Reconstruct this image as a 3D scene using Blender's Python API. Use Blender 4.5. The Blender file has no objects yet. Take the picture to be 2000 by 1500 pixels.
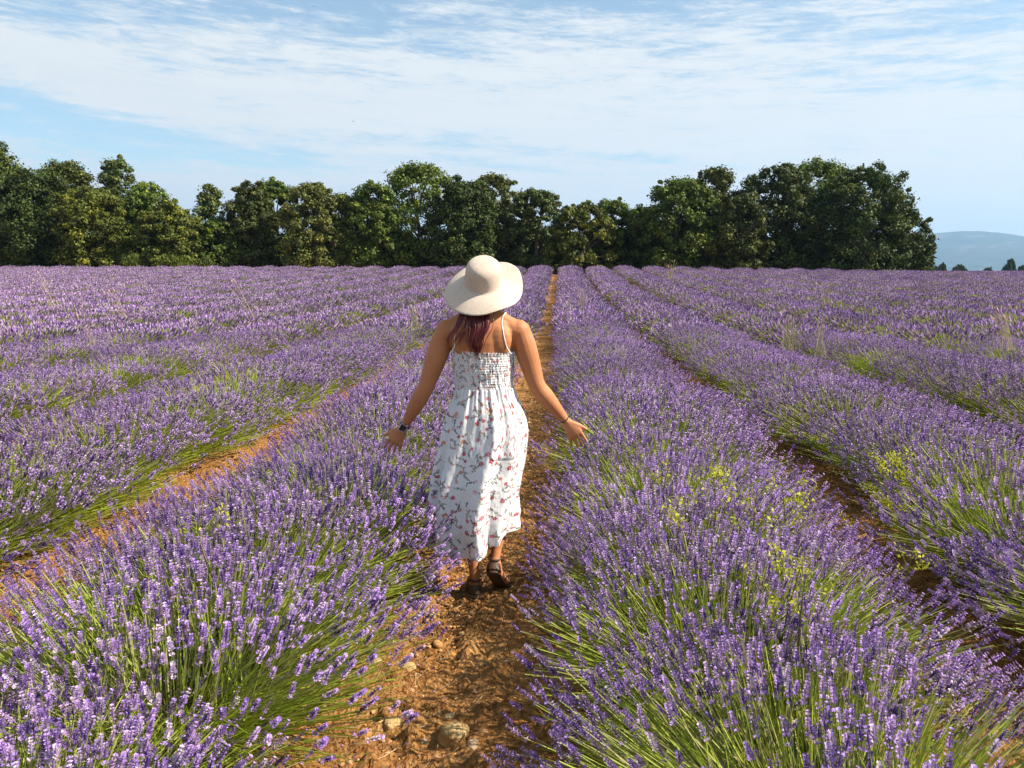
import bpy, bmesh, math
import numpy as np
from mathutils import Vector, Matrix
R = math.radians
C = bpy.context.scene.collection
sc = bpy.context.scene
rng = np.random.default_rng(7)

# ------------------------------------------------------------------ camera
F, EYE = 1511.0, 1.65                       # focal length in photo pixels, eye height
PITCH = math.atan(220 / F); YAW = math.atan(94 / F * math.cos(PITCH))
cd = bpy.data.cameras.new('camera'); cam = bpy.data.objects.new('camera', cd); C.objects.link(cam)
cd.sensor_width = 36; cd.lens = 36 * F / 2000; cd.clip_start = 0.05; cd.clip_end = 30000
cam.location = (0, 0, EYE); cam.rotation_euler = (math.pi / 2 - PITCH, 0, YAW)
sc.camera = cam
fwd = np.array([-math.sin(YAW) * math.cos(PITCH), math.cos(YAW) * math.cos(PITCH), -math.sin(PITCH)])
rgt = np.array([math.cos(YAW), math.sin(YAW), 0]); upv = np.cross(rgt, fwd)
def P(u, v, Y):                              # world point at distance Y seen at photo pixel u, v
    d = fwd + rgt * (u - 1000) / F + upv * (750 - v) / F
    return np.array([0, 0, EYE]) + d * Y / d[1]

# ------------------------------------------------------------------ sun and sky
SUN_EL, SUN_AZ = 41, 96                     # azimuth clockwise from +Y
sd = bpy.data.lights.new('sun', 'SUN'); so = bpy.data.objects.new('sun', sd); C.objects.link(so)
sd.energy = 5.0; sd.angle = R(0.53); sd.color = (1.0, 0.90, 0.76)
sdir = Vector((math.sin(R(SUN_AZ)) * math.cos(R(SUN_EL)), math.cos(R(SUN_AZ)) * math.cos(R(SUN_EL)), math.sin(R(SUN_EL))))
so.rotation_euler = sdir.to_track_quat('Z', 'Y').to_euler()
w = bpy.data.worlds.new('World'); sc.world = w; w.use_nodes = True
nt = w.node_tree; nt.nodes.clear()
class G:                                     # tiny node helper
    def __init__(s, nt): s.nt = nt
    def n(s, t, ins=None, **kw):
        nd = s.nt.nodes.new(t)
        for k, v in kw.items(): setattr(nd, k, v)
        for k, v in (ins or {}).items():
            sk = nd.inputs[k]
            if hasattr(v, 'is_output') or isinstance(v, bpy.types.NodeSocket): s.nt.links.new(v, sk)
            else: sk.default_value = v
        return nd
    def m(s, op, a, b=0.0, c=0.0, clamp=False):
        nd = s.n('ShaderNodeMath', {0: a, 1: b, 2: c}, operation=op); nd.use_clamp = clamp
        return nd.outputs[0]
    def mix(s, f, a, b):
        nd = s.n('ShaderNodeMix', data_type='RGBA')
        for k, v in ((0, f), (6, a), (7, b)):
            if isinstance(v, bpy.types.NodeSocket): s.nt.links.new(v, nd.inputs[k])
            else: nd.inputs[k].default_value = v if k == 0 else (*v[:3], 1)
        return nd.outputs[2]
    def ramp(s, f, stops):
        nd = s.n('ShaderNodeValToRGB', {0: f}); e = nd.color_ramp.elements
        while len(e) < len(stops): e.new(0.5)
        for el, (p, c) in zip(e, stops):
            el.position = p; el.color = (*c, 1) if len(c) == 3 else c
        return nd.outputs[0]
g = G(nt)
sky = g.n('ShaderNodeTexSky', sky_type='NISHITA', sun_disc=False, sun_elevation=R(SUN_EL), sun_rotation=R(SUN_AZ), air_density=1.0, dust_density=0.6, ozone_density=1.5)
tc = g.n('ShaderNodeTexCoord'); sx = g.n('ShaderNodeSeparateXYZ', {0: tc.outputs['Generated']})
X, Y, Z = sx.outputs
S = g.m('ADD', g.m('ARCTAN2', X, Y), YAW); T = g.m('ARCSINE', Z)
def noise(sx_, ty, tilt, scale=1.0, detail=6, rough=0.6, dist=0.0, off=0.0):
    u = g.m('MULTIPLY', g.m('ADD', S, g.m('MULTIPLY', T, tilt)), sx_); v = g.m('MULTIPLY', g.m('ADD', T, g.m('MULTIPLY', S, 0.045)), ty)
    c = g.n('ShaderNodeCombineXYZ', {0: u, 1: v, 2: off})
    return g.n('ShaderNodeTexNoise', {'Vector': c.outputs[0], 'Scale': scale, 'Detail': detail, 'Roughness': rough, 'Distortion': dist}).outputs[0]
n1 = noise(2.2, 13, 0.6, detail=7, rough=0.62, dist=0.5, off=3.1)
n2 = noise(7, 60, -0.8, detail=8, rough=0.72, dist=0.4, off=9.7)
n3 = noise(22, 110, 0.5, detail=5, rough=0.7, dist=0.9, off=1.7)
def blob(u, v, a, b, sl=0.0):                # soft elongated bank at photo pixel u, v; a, b half sizes in px; sl slope
    ds = g.m('SUBTRACT', S, (u - 1000) / F); dt = g.m('SUBTRACT', T, (530 - v) / F)
    dt = g.m('ADD', dt, g.m('MULTIPLY', ds, sl))
    q = g.m('ADD', g.m('POWER', g.m('ABSOLUTE', g.m('MULTIPLY', ds, F / a)), 2), g.m('POWER', g.m('ABSOLUTE', g.m('MULTIPLY', dt, F / b)), 2))
    return g.m('EXPONENT', g.m('MULTIPLY', q, -1.0))
acc = g.m('MULTIPLY', g.m('SUBTRACT', n1, 0.5), 1.15)
for (u, v, a, b, sl, k) in [(180, 190, 420, 38, .22, .55), (750, 225, 520, 60, .05, .5), (1350, 150, 620, 70, .02, .38), (1850, 25, 330, 45, 0, .6), (1500, 270, 600, 60, .03, .35),
                            (1350, 385, 700, 60, 0, .5), (500, 440, 900, 60, 0, .35), (250, 370, 500, 30, .02, .25), (60, 228, 140, 22, .15, -.22), (300, 315, 420, 20, .12, -.18), (500, 60, 500, 45, .1, -.1), (1500, 70, 260, 30, .05, -.25), (1900, 420, 420, 80, 0, .8), (900, 30, 500, 50, 0, -.12)]:
    acc = g.m('ADD', acc, g.m('MULTIPLY', blob(u, v, a, b, sl), k))
acc = g.m('ADD', acc, g.m('MULTIPLY', g.m('SUBTRACT', n2, 0.5), 1.75))
acc = g.m('ADD', acc, g.m('MULTIPLY', g.m('SUBTRACT', n3, 0.5), 1.1))
cl = g.m('ADD', acc, 0.26, clamp=True)
cl = g.n('ShaderNodeMapRange', {0: cl, 1: 0.05, 2: 0.72, 3: 0.12, 4: 1.0}, interpolation_type='SMOOTHSTEP').outputs[0]
skyc = g.n('ShaderNodeVectorMath', {0: sky.outputs[0], 1: (0.155, 0.175, 0.175)}, operation='MULTIPLY').outputs[0]
SKY_K = 0.052
cloudc = g.mix(g.m('MULTIPLY', n2, 1.0, clamp=True), (6.7, 7.2, 7.4), (8.1, 8.2, 8.1))
skyc = g.n('ShaderNodeVectorMath', {0: sky.outputs[0], 1: (1.35, 1.50, 1.42)}, operation='MULTIPLY').outputs[0]
colr = g.mix(cl, skyc, cloudc)
bg = g.n('ShaderNodeBackground', {0: colr, 1: SKY_K}); wo = g.n('ShaderNodeOutputWorld', {0: bg.outputs[0]})
sc.view_settings.view_transform = 'Standard'; sc.view_settings.look = 'None'
sc.view_settings.exposure = 1.2; sc.view_settings.gamma = 1.0; sc.view_settings.use_curve_mapping = False
sc.render.engine = 'CYCLES'
sc.cycles.max_bounces = 5; sc.cycles.diffuse_bounces = 1; sc.cycles.glossy_bounces = 2; sc.cycles.transmission_bounces = 3; sc.cycles.volume_bounces = 0
sc.cycles.use_denoising = True; sc.cycles.denoiser = 'OPENIMAGEDENOISE'; sc.cycles.denoising_input_passes = 'RGB_ALBEDO_NORMAL'; sc.cycles.denoising_prefilter = 'NONE'

# ------------------------------------------------------------------ helpers
def fbm(x, y, sc_=1.0, oct_=4, seed=0, gain=0.5):
    x = np.asarray(x, float) * sc_; y = np.asarray(y, float) * sc_; r = 0; a = 1.0; tot = 0
    for o in range(oct_):
        xi = np.floor(x).astype(np.int64); yi = np.floor(y).astype(np.int64); fx = x - xi; fy = y - yi
        fx = fx * fx * (3 - 2 * fx); fy = fy * fy * (3 - 2 * fy)
        def h(i, j):
            k = (i * 374761393 + j * 668265263 + (seed + o) * 1442695041) & 0xffffffff
            k = ((k ^ (k >> 13)) * 1274126177) & 0xffffffff
            return ((k ^ (k >> 16)) & 0xffff) / 65535.0
        v = (h(xi, yi) * (1 - fx) + h(xi + 1, yi) * fx) * (1 - fy) + (h(xi, yi + 1) * (1 - fx) + h(xi + 1, yi + 1) * fx) * fy
        r = r + a * (v - 0.5) * 2; tot += a; a *= gain; x = x * 2.03 + 7.1; y = y * 2.03 + 3.7
    return r / tot
def mesh_from(name, verts, quads=None, tris=None, col=None, mats=(), midx=None, smooth=False, uv=None):
    verts = np.asarray(verts, np.float32).reshape(-1, 3)
    q = np.zeros((0, 4), np.int32) if quads is None else np.asarray(quads, np.int32).reshape(-1, 4)
    t = np.zeros((0, 3), np.int32) if tris is None else np.asarray(tris, np.int32).reshape(-1, 3)
    me = bpy.data.meshes.new(name)
    me.vertices.add(len(verts)); me.vertices.foreach_set('co', verts.ravel())
    li = np.concatenate([q.ravel(), t.ravel()]); me.loops.add(len(li)); me.loops.foreach_set('vertex_index', li)
    nq, nt_ = len(q), len(t); me.polygons.add(nq + nt_)
    ls = np.concatenate([np.arange(nq) * 4, nq * 4 + np.arange(nt_) * 3]).astype(np.int32)
    me.polygons.foreach_set('loop_start', ls)
    if midx is not None: me.polygons.foreach_set('material_index', np.asarray(midx, np.int32))
    me.polygons.foreach_set('use_smooth', np.full(nq + nt_, smooth))
    for m in mats: me.materials.append(m)
    if col is not None:
        c = np.asarray(col, np.float32).reshape(-1, 3); c = np.concatenate([c, np.ones((len(c), 1), np.float32)], 1)
        a = me.color_attributes.new('Col', 'FLOAT_COLOR', 'POINT'); a.data.foreach_set('color', c.ravel())
    if uv is not None:
        a = me.attributes.new('pos', 'FLOAT_VECTOR', 'POINT'); a.data.foreach_set('vector', np.asarray(uv, np.float32).ravel())
    me.update(); me.validate()
    return me
def link(name, me, parent=None, loc=(0, 0, 0), rot=(0, 0, 0), scl=1.0):
    o = bpy.data.objects.new(name, me); C.objects.link(o); o.location = loc; o.rotation_euler = rot
    o.scale = (scl, scl, scl) if np.isscalar(scl) else scl
    if parent: o.parent = parent
    return o
def tag(o, label=None, cat=None, group=None, kind=None):
    for k, v in (('label', label), ('category', cat), ('group', group), ('kind', kind)):
        if v: o[k] = v
    return o
def copy_tree(o, loc, rot, scl):
    r = o.copy(); C.objects.link(r); r.location = loc; r.rotation_euler = rot; r.scale = (scl, scl, scl) if np.isscalar(scl) else scl
    for k in ('label', 'group'):
        if k in r: del r[k]
    for ch in o.children:
        c = ch.copy(); C.objects.link(c); c.parent = r
    return r
def rot_to(d):                               # frames: unit d (n,3) -> two perpendicular vectors
    ref = np.where(np.abs(d[:, 2:3]) > 0.95, np.array([[1., 0, 0]]), np.array([[0., 0, 1]]))
    a = np.cross(d, ref); a /= np.linalg.norm(a, axis=1, keepdims=True); return a, np.cross(d, a)
def unit(v): return v / (np.linalg.norm(v, axis=-1, keepdims=True) + 1e-9)
class Buf:                                   # collects vertices, faces and vertex colours
    def __init__(s): s.v = []; s.q = []; s.t = []; s.c = []; s.n = 0
    def add(s, v, c, q=None, t=None):
        v = np.asarray(v, float).reshape(-1, 3); c = np.broadcast_to(np.asarray(c, float), (len(v), 3)) if np.ndim(c) < 2 else np.asarray(c, float)
        if q is not None: s.q.append(np.asarray(q).reshape(-1, 4) + s.n)
        if t is not None: s.t.append(np.asarray(t).reshape(-1, 3) + s.n)
        s.v.append(v); s.c.append(c); s.n += len(v)
    def mesh(s, name, mats, smooth=False):
        return mesh_from(name, np.concatenate(s.v), np.concatenate(s.q) if s.q else None, np.concatenate(s.t) if s.t else None, np.concatenate(s.c), mats, smooth=smooth)
def ribbons(buf, pts, width, col, side=None):  # pts (n,k,3); width (n,k) ; col (n,3)
    n, k, _ = pts.shape; tg = unit(pts[:, -1] - pts[:, 0])
    if side is None: side = unit(np.cross(tg, unit(rng.normal(size=(n, 3)))))
    off = side[:, None] * (np.broadcast_to(width, (n, k))[..., None] * 0.5)
    v = np.stack([pts - off, pts + off], 2).reshape(n, k * 2, 3)
    i = np.arange(n)[:, None] * k * 2; j = np.arange(k - 1)[None] * 2
    q = np.stack([i + j, i + j + 1, i + j + 3, i + j + 2], -1)
    c = np.repeat(col[:, None], k * 2, 1) if col.ndim == 2 else np.repeat(col, 2, axis=1)
    buf.add(v, c.reshape(-1, 3), q=q)
def tris_(buf, p0, p1, side, w, col):         # small three-cornered leaves
    v = np.stack([p0, p1 - side * w * .9, p1 + side * w * .9], 1) + (p1 - p0)[:, None] * np.array([.25, -.2, -.2])[None, :, None] * 0
    buf.add(v, np.repeat(col[:, None], 3, 1).reshape(-1, 3), t=np.arange(len(p0))[:, None] * 3 + np.arange(3)[None])
def diamonds(buf, p0, p1, side, w, col):      # leaf-like quads from p0 to p1, widest in the middle
    mid = p0 * 0.45 + p1 * 0.55
    v = np.stack([p0, mid + side * w, p1, mid - side * w], 1)
    q = np.arange(len(p0))[:, None] * 4 + np.arange(4)[None]
    buf.add(v, np.repeat(col[:, None], 4, 1).reshape(-1, 3), q=q)

# ------------------------------------------------------------------ materials
def newmat(name):
    m = bpy.data.materials.new(name); m.use_nodes = True; m.node_tree.nodes.clear(); return m, G(m.node_tree)
def leafy(name, transl=0.3, rough=0.7, spec=0.25, hue=0.0, tint=(1, 1, 1), rvar=0.25, tcol=None):
    m, g = newmat(name)
    a = g.n('ShaderNodeAttribute', attribute_name='Col').outputs[0]
    inf = g.n('ShaderNodeObjectInfo')
    k = g.m('ADD', g.m('MULTIPLY', inf.outputs['Random'], rvar), 1 - rvar / 2)
    c = g.n('ShaderNodeVectorMath', {0: a, 1: k}, operation='MULTIPLY'); g.nt.links.new(k, c.inputs[1]); c = c.outputs[0]
    c = g.n('ShaderNodeVectorMath', {0: c, 1: tint}, operation='MULTIPLY').outputs[0]
    p = g.n('ShaderNodeBsdfPrincipled', {'Base Color': c, 'Roughness': rough, 'Specular IOR Level': spec})
    tr = g.n('ShaderNodeBsdfTranslucent', {0: c if tcol is None else g.n('ShaderNodeVectorMath', {0: c, 1: tcol}, operation='MULTIPLY').outputs[0]})
    mx = g.n('ShaderNodeMixShader', {0: transl, 1: p.outputs[0], 2: tr.outputs[0]})
    g.n('ShaderNodeOutputMaterial', {0: mx.outputs[0]}); return m
M_FLOWER = leafy('lavender_flower', 0.2, 0.7, 0.2, rvar=0.35, tint=(1.05, 1.00, 1.02))
M_STEM = leafy('lavender_stem', 0.28, 0.6, 0.3, rvar=0.2, tint=(1.05, 1.0, .85), tcol=(1.1, 1.15, .6))
M_LEAF = leafy('tree_leaf', 0.12, 0.6, 0.18, rvar=0.35, tcol=(1.3, 1.3, .5))
M_WEED = leafy('weed_leaf', 0.4, 0.6, 0.2, rvar=0.2)
M_DRY = leafy('dry_grass', 0.3, 0.7, 0.2, rvar=0.2)
def solid(name, col, rough=0.6, spec=0.4, metal=0.0, bump=None, var=None, sss=0.0, coat=0.0):
    m, g = newmat(name); c = (*col, 1)
    ins = {'Base Color': c, 'Roughness': rough, 'Specular IOR Level': spec, 'Metallic': metal, 'Coat Weight': coat}
    p = g.n('ShaderNodeBsdfPrincipled', ins)
    tcn = g.n('ShaderNodeTexCoord')
    if var:
        nz = g.n('ShaderNodeTexNoise', {'Vector': tcn.outputs['Object'], 'Scale': var[0], 'Detail': 5})
        g.nt.links.new(g.mix(g.ramp(nz.outputs[0], [(.3, (0, 0, 0)), (.7, (1, 1, 1))]), col, var[1]), p.inputs['Base Color'])
    if bump:
        nz = g.n('ShaderNodeTexNoise', {'Vector': tcn.outputs['Object'], 'Scale': bump[0], 'Detail': 6})
        b = g.n('ShaderNodeBump', {'Height': nz.outputs[0], 'Strength': bump[1], 'Distance': bump[2]}); g.nt.links.new(b.outputs[0], p.inputs['Normal'])
    if sss:
        p.inputs['Subsurface Weight'].default_value = sss; p.inputs['Subsurface Radius'].default_value = (1, .35, .18); p.inputs['Subsurface Scale'].default_value = 0.012
    g.n('ShaderNodeOutputMaterial', {0: p.outputs[0]}); return m
M_BARK = solid('bark', (.09, .065, .045), .9, .1, bump=(8, .6, .05), var=(3, (.16, .13, .1)))
M_SKIN = solid('skin', (.39, .148, .060), .55, .3, var=(6, (.47, .20, .092)), sss=.10, bump=(120, .15, .001))
M_HAIR = solid('hair', (.050, .006, .007), .35, .5, var=(40, (.13, .014, .014)))
M_SHOE = solid('shoe_leather', (.060, .032, .020), .55, .4, bump=(60, .2, .002))
M_SOLE = solid('shoe_sole', (.10, .06, .045), .8, .2)
M_BLACK = solid('watch_rubber', (.01, .01, .012), .4, .5)
M_METAL = solid('watch_case', (.62, .62, .64), .22, .5, metal=1.0)
M_GLASS = solid('watch_glass', (.006, .007, .01), .08, .6)
M_STRAP = solid('dress_strap', (.82, .76, .68), .7, .2)

# ground material: red ochre soil with pale crumbs
def soil():
    m, g = newmat('ochre_soil'); tcn = g.n('ShaderNodeTexCoord'); o = tcn.outputs['Object']
    n1 = g.n('ShaderNodeTexNoise', {'Vector': o, 'Scale': 2.2, 'Detail': 8, 'Roughness': .65}).outputs[0]
    n2 = g.n('ShaderNodeTexNoise', {'Vector': o, 'Scale': 45, 'Detail': 6, 'Roughness': .7}).outputs[0]
    vo = g.n('ShaderNodeTexVoronoi', {'Vector': o, 'Scale': 60, 'Randomness': 1.0})
    c = g.ramp(n1, [(.3, (.09, .036, .011)), (.46, (.225, .090, .022)), (.6, (.31, .145, .045)), (.75, (.42, .25, .09))])
    c = g.mix(g.ramp(n2, [(.4, (0, 0, 0)), (.7, (.75, .75, .75))]), c, (.46, .27, .11))
    c = g.mix(g.ramp(n2, [(.3, (.6, .6, .6)), (.45, (0, 0, 0))]), c, (.10, .04, .014))
    far = g.n('ShaderNodeSeparateXYZ', {0: o}).outputs[1]
    fm = g.n('ShaderNodeMapRange', {0: far, 1: 64.0, 2: 75.0}).outputs[0]
    c = g.mix(fm, c, (.075, .085, .03))
    p = g.n('ShaderNodeBsdfPrincipled', {'Base Color': c, 'Roughness': .95, 'Specular IOR Level': .1})
    h = g.m('ADD', g.m('MULTIPLY', n2, 1.0), g.m('MULTIPLY', vo.outputs['Distance'], .7))
    b = g.n('ShaderNodeBump', {'Height': h, 'Strength': 1.0, 'Distance': .02}); g.nt.links.new(b.outputs[0], p.inputs['Normal'])
    g.n('ShaderNodeOutputMaterial', {0: p.outputs[0]}); return m
M_SOIL = soil()

# ------------------------------------------------------------------ terrain
SP = 2.05; AISLE0 = -0.40                    # row spacing and the aisle she walks in
def base(x, y):
    x = np.asarray(x, float); y = np.asarray(y, float)
    A = 1.42 - 0.42 * np.clip((x - 6) / 24, 0, 1)
    t = np.clip((y - 12) / 46, 0, 1.0); z = A * t ** 1.55
    far = np.clip((y - 110) / 700, 0, 1); z = z - 22 * far * far * (3 - 2 * far)
    return z
def ax(*segs):
    out = []
    for a, b, s in segs: out += list(np.arange(a, b, s))
    return np.array(out + [segs[-1][1]])
def gx(a, b, s0, k):
    out = [a]
    while out[-1] < b: out.append(out[-1] + s0); s0 *= k
    return np.array(out)
xs = np.concatenate([-gx(3.2, 9000, .08, 1.12)[::-1], ax((-3.1, -1.0, .05), (-1.0, .25, .016), (.25, 3.1, .05)), gx(3.2, 9000, .08, 1.12)])
ys = np.concatenate([-gx(1.0, 60, .3, 1.3)[::-1], ax((-.8, 1.9, .1), (1.9, 6.0, .018)), gx(6.02, 11000, .022, 1.04)])
GX, GY = np.meshgrid(xs, ys); 
near = np.clip(1.5 - np.abs(GY - 3) / 12, 0, 1)
GZ = base(GX, GY)
ph = (GX - AISLE0) / SP; rowc = 0.5 - 0.5 * np.cos(2 * np.pi * ph)
infield = np.clip((62 - GY) / 3, 0, 1)
GZ += 0.07 * rowc * infield - 0.01
cl_ = fbm(GX, GY, 3.0, 3, 1) * .022 + np.maximum(fbm(GX, GY, 8, 3, 5), 0) * .07 + np.abs(fbm(GX, GY, 22, 3, 9)) * .05 + .006 * fbm(GX * .25, GY, 26, 2, 15)
GZ += cl_ * near * infield
ny, nx = GX.shape; ii = np.arange(ny - 1)[:, None] * nx + np.arange(nx - 1)[None]
gq = np.stack([ii, ii + 1, ii + nx + 1, ii + nx], -1).reshape(-1, 4)
gr = link('ground', mesh_from('ground', np.stack([GX, GY, GZ], -1), gq, mats=[M_SOIL], smooth=True))
tag(gr, 'red ochre soil of the lavender field running to the horizon', kind='structure')

# far blue mountain on the right
def mountain():
    U = np.array([1300, 1500, 1700, 1790, 1830, 1860, 1900, 1935, 1975, 2000, 2050, 2150, 2300, 2500, 2800])
    V = np.array([528, 505, 480, 459, 456, 455, 459, 467, 474, 472, 466, 470, 462, 480, 510])
    D = 7000.
    us = np.linspace(1300, 2800, 260); vs = np.interp(us, U, V); vs = np.convolve(np.pad(vs, 3, 'edge'), np.ones(7) / 7, 'valid')
    rows = []
    prof = [(-2600, 0.0), (-2000, .22), (-1500, .42), (-1000, .62), (-600, .78), (-250, .93), (0, 1.0), (400, .9), (900, .6), (1500, 0)]
    tt = np.linspace(0, 1, 60)
    py = np.interp(tt, np.linspace(0, 1, len(prof)), [p[0] for p in prof]); pf = np.interp(tt, np.linspace(0, 1, len(prof)), [p[1] for p in prof])
    vv = []
    for dy, k in zip(py, pf):
        a = (us - 1094) / F; x = a * D; top = EYE + (530 - vs) / F * D / np.cos(np.arctan(a)) * .0 + (530 - vs) / F * D
        yy = np.full_like(x, D + dy)
        rough = fbm(x + 50, yy, 1 / 700, 5, 11) * 70 * (k * (1 - k) * 4 if dy < 0 else .3) + fbm(x, yy, 1 / 90, 3, 12) * 5
        vv.append(np.stack([x, yy, -24 + (top + 24) * k + rough], -1))
    V3 = np.array(vv); n0, n1_ = V3.shape[:2]; ii = np.arange(n0 - 1)[:, None] * n1_ + np.arange(n1_ - 1)[None]
    q = np.stack([ii, ii + 1, ii + n1_ + 1, ii + n1_], -1)
    m, g = newmat('mountain_cover'); o = g.n('ShaderNodeTexCoord').outputs['Object']
    nz = g.n('ShaderNodeTexNoise', {'Vector': o, 'Scale': .004, 'Detail': 9, 'Roughness': .7}).outputs[0]
    c = g.ramp(nz, [(.38, (.018, .034, .028)), (.55, (.035, .055, .045)), (.66, (.11, .12, .11))])
    p = g.n('ShaderNodeBsdfPrincipled', {'Base Color': c, 'Roughness': 1.0, 'Specular IOR Level': 0}); g.n('ShaderNodeOutputMaterial', {0: p.outputs[0]})
    tag(link('mountain', mesh_from('mountain', V3, q, mats=[m], smooth=True)), 'long blue mountain ridge far away on the right', kind='structure')
mountain()

# ------------------------------------------------------------------ lavender
PAL_FL = np.array([[.21, .125, .34], [.34, .21, .47], [.11, .06, .21], [.46, .33, .52], [.33, .225, .35], [.46, .39, .48], [.16, .12, .16]])
PAL_ST = np.array([[.23, .29, .06], [.31, .36, .09], [.17, .23, .05], [.38, .38, .19], [.28, .27, .17]])
def stalks(n, rs, gapk, ax_=.84, ay_=0.72, az_=0.50, half=1.36):
    th = rs.uniform(0, 2 * np.pi, n); cz = rs.uniform(math.cos(half), 1, n); sz = np.sqrt(1 - cz ** 2)
    d = np.stack([np.cos(th) * sz, np.sin(th) * sz, cz], 1)
    pw = 2.5; r = rs.uniform(.80, 1.0, n); fl_ = rs.random(n) < .05; r[fl_] *= rs.uniform(1.0, 1.10, fl_.sum()); r *= 1 + rs.normal(0, .025, n)
    k = (np.abs(d[:, 0]) ** pw + np.abs(d[:, 1]) ** pw + np.abs(d[:, 2]) ** pw) ** (-1 / pw)
    tip = d * k[:, None] * np.array([ax_, ay_, az_]) * r[:, None]; tip[:, 2] += .10; tip[:, 0] -= .04
    s0 = int(rs.integers(1000))
    gn = fbm(th * 1.1 + s0, cz * 3.0, 1.5, 2, 3) + 0.5 * fbm(d[:, 0] * 2.5 + s0, d[:, 1] * 2.5, 1.3, 2, 5)
    gap = (gn > gapk)
    p0 = np.stack([np.cos(th), np.sin(th), np.zeros(n)], 1) * rs.uniform(.02, .24, n)[:, None] * np.array([1, 1.4, 1]); p0[:, 2] = rs.uniform(.02, .14, n)
    return p0, tip, gap, d
def bush_meshes(name, seed, n, lod, gapk=.28):
    global rng
    rs = np.random.default_rng(seed); rng = rs
    p0, p2, gap, d = stalks(n, rs, gapk)
    noflow = (gap & (rs.random(n) < .80)) | (rs.random(n) < np.clip(([.35, .43, .40][lod] - p2[:, 2]) / .24, .08, .88))
    p2[noflow] = p2[noflow] * rs.uniform(.78, .97, noflow.sum())[:, None]
    L = np.linalg.norm(p2 - p0, axis=1)
    p1 = (p0 + p2) * .5 + np.array([0, 0, 1]) * (rs.normal(.0, .045, n) * L)[:, None] + rs.normal(0, .012, (n, 3))
    ts = [0, .3, .6, .85, 1] if lod == 0 else ([0, .5, 1] if lod == 1 else [.45, 1])
    t = np.array(ts)[None, :, None]
    pts = p0[:, None] * (1 - t) ** 2 + 2 * p1[:, None] * t * (1 - t) + p2[:, None] * t * t
    w0 = [.0030, .0042, .010][lod]
    wd = np.linspace(1.2, .7, len(ts))[None] * w0 * rs.uniform(.8, 1.2, n)[:, None]
    sc_ = PAL_ST[rs.integers(len(PAL_ST), size=n)] * rs.uniform(.75, 1.15, n)[:, None]
    sc_[noflow] = np.array([.28, .36, .05]) * rs.uniform(.75, 1.2, noflow.sum())[:, None]
    wd[noflow] *= 1.25
    B = Buf(); ribbons(B, pts, wd, sc_)
    # grey-green leaves round the base
    nl = [420, 200, 70][lod]
    th = rs.uniform(0, 2 * np.pi, nl); el = rs.uniform(.15, 1.5, nl)
    dd = np.stack([np.cos(th) * np.cos(el), np.sin(th) * np.cos(el), np.sin(el)], 1)
    q0 = dd * rs.uniform(.05, .30, nl)[:, None] * np.array([1, 1.3, .8]); q0[:, 2] += .04
    q1 = q0 + unit(dd + rs.normal(0, .35, (nl, 3))) * rs.uniform(.08, .2, nl)[:, None]
    side = unit(np.cross(q1 - q0, rs.normal(size=(nl, 3))))
    diamonds(B, q0, q1, side, [.0045, .008, .02][lod], np.array([.085, .12, .05]) * rs.uniform(.6, 1.25, nl)[:, None])
    st = B.mesh(name + '_stems', [M_STEM])
    # flower spikes
    k = ~noflow; tip = p2[k]; ax_ = unit(unit(p2[k] - p1[k]) + rs.normal(0, .13, (k.sum(), 3)) + np.array([-.05, 0, .55])); m = len(tip)
    base_c = PAL_FL[rs.choice(len(PAL_FL), size=m, p=[.2, .18, .14, .12, .13, .12, .11])] * rs.uniform(.65, 1.3, m)[:, None]
    a, b = rot_to(ax_); sl = rs.uniform(.026, .058, m) * [1, 1.1, 1.45][lod]
    FB = Buf()
    if lod < 2:
        nw, npz = (6, 5) if lod == 0 else (4, 3)
        # dark core
        core_s = unit(a + b * .3)
        for sgn in (core_s, np.cross(ax_, core_s)):
            diamonds(FB, tip - ax_ * .004, tip + ax_ * sl[:, None] * 1.0, sgn, [.0030, .0045][lod], base_c * .75)
        for i in range(nw):
            f = (i / (nw - 1)) ; f = f if i else -0.22
            rad = (.0068 if lod == 0 else .0110) * (1 - .45 * max(f, 0)) * rs.uniform(.75, 1.2, m)
            for j in range(npz):
                an = 2 * np.pi * (j / npz) + i * .9 + rs.uniform(0, .7, m)
                o = a * np.cos(an)[:, None] + b * np.sin(an)[:, None]
                s0 = tip + ax_ * (sl * f)[:, None] + o * .0015
                s1 = s0 + o * rad[:, None] + ax_ * (rad * rs.uniform(.5, 1.2, m))[:, None]
                tc_ = np.cross(ax_, o)
                open_ = rs.random(m) < .30
                c = base_c * rs.uniform(.8, 1.2, m)[:, None]; c[open_] = np.array([.42, .27, .68]) * rs.uniform(.75, 1.1, open_.sum())[:, None]
                tris_(FB, s0, s1, tc_, (.0046 if lod == 0 else .0064), c)
    else:
        s = unit(a + b * rs.normal(size=(m, 1)))
        for sgn in (s, np.cross(ax_, s)):
            diamonds(FB, tip - ax_ * .012, tip + ax_ * sl[:, None], sgn, .0135, base_c * rs.uniform(.95, 1.5, m)[:, None])
    fl = FB.mesh(name + '_flowers', [M_FLOWER])
    return st, fl
PROTO = {0: [bush_meshes(f'bush_near{i}', 100 + i, 2500, 0, gk) for i, gk in enumerate([.10, -.16, .20, -.04])],
         1: [bush_meshes(f'bush_mid{i}', 200 + i, 1500, 1, gk) for i, gk in enumerate([.12, -.18, .30, -.02])],
         2: [bush_meshes(f'bush_far{i}', 300 + i, 760, 2, gk) for i, gk in enumerate([.2, .0, .5, .25])]}
rng = np.random.default_rng(11)
def in_view(x, y, m=2.5):
    d = y; a = (x * math.cos(YAW) + y * math.sin(YAW)); dep = -x * math.sin(YAW) + y * math.cos(YAW)
    return dep > -.5 and abs(a) < dep * (1000 / F) + m
spots = []
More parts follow.
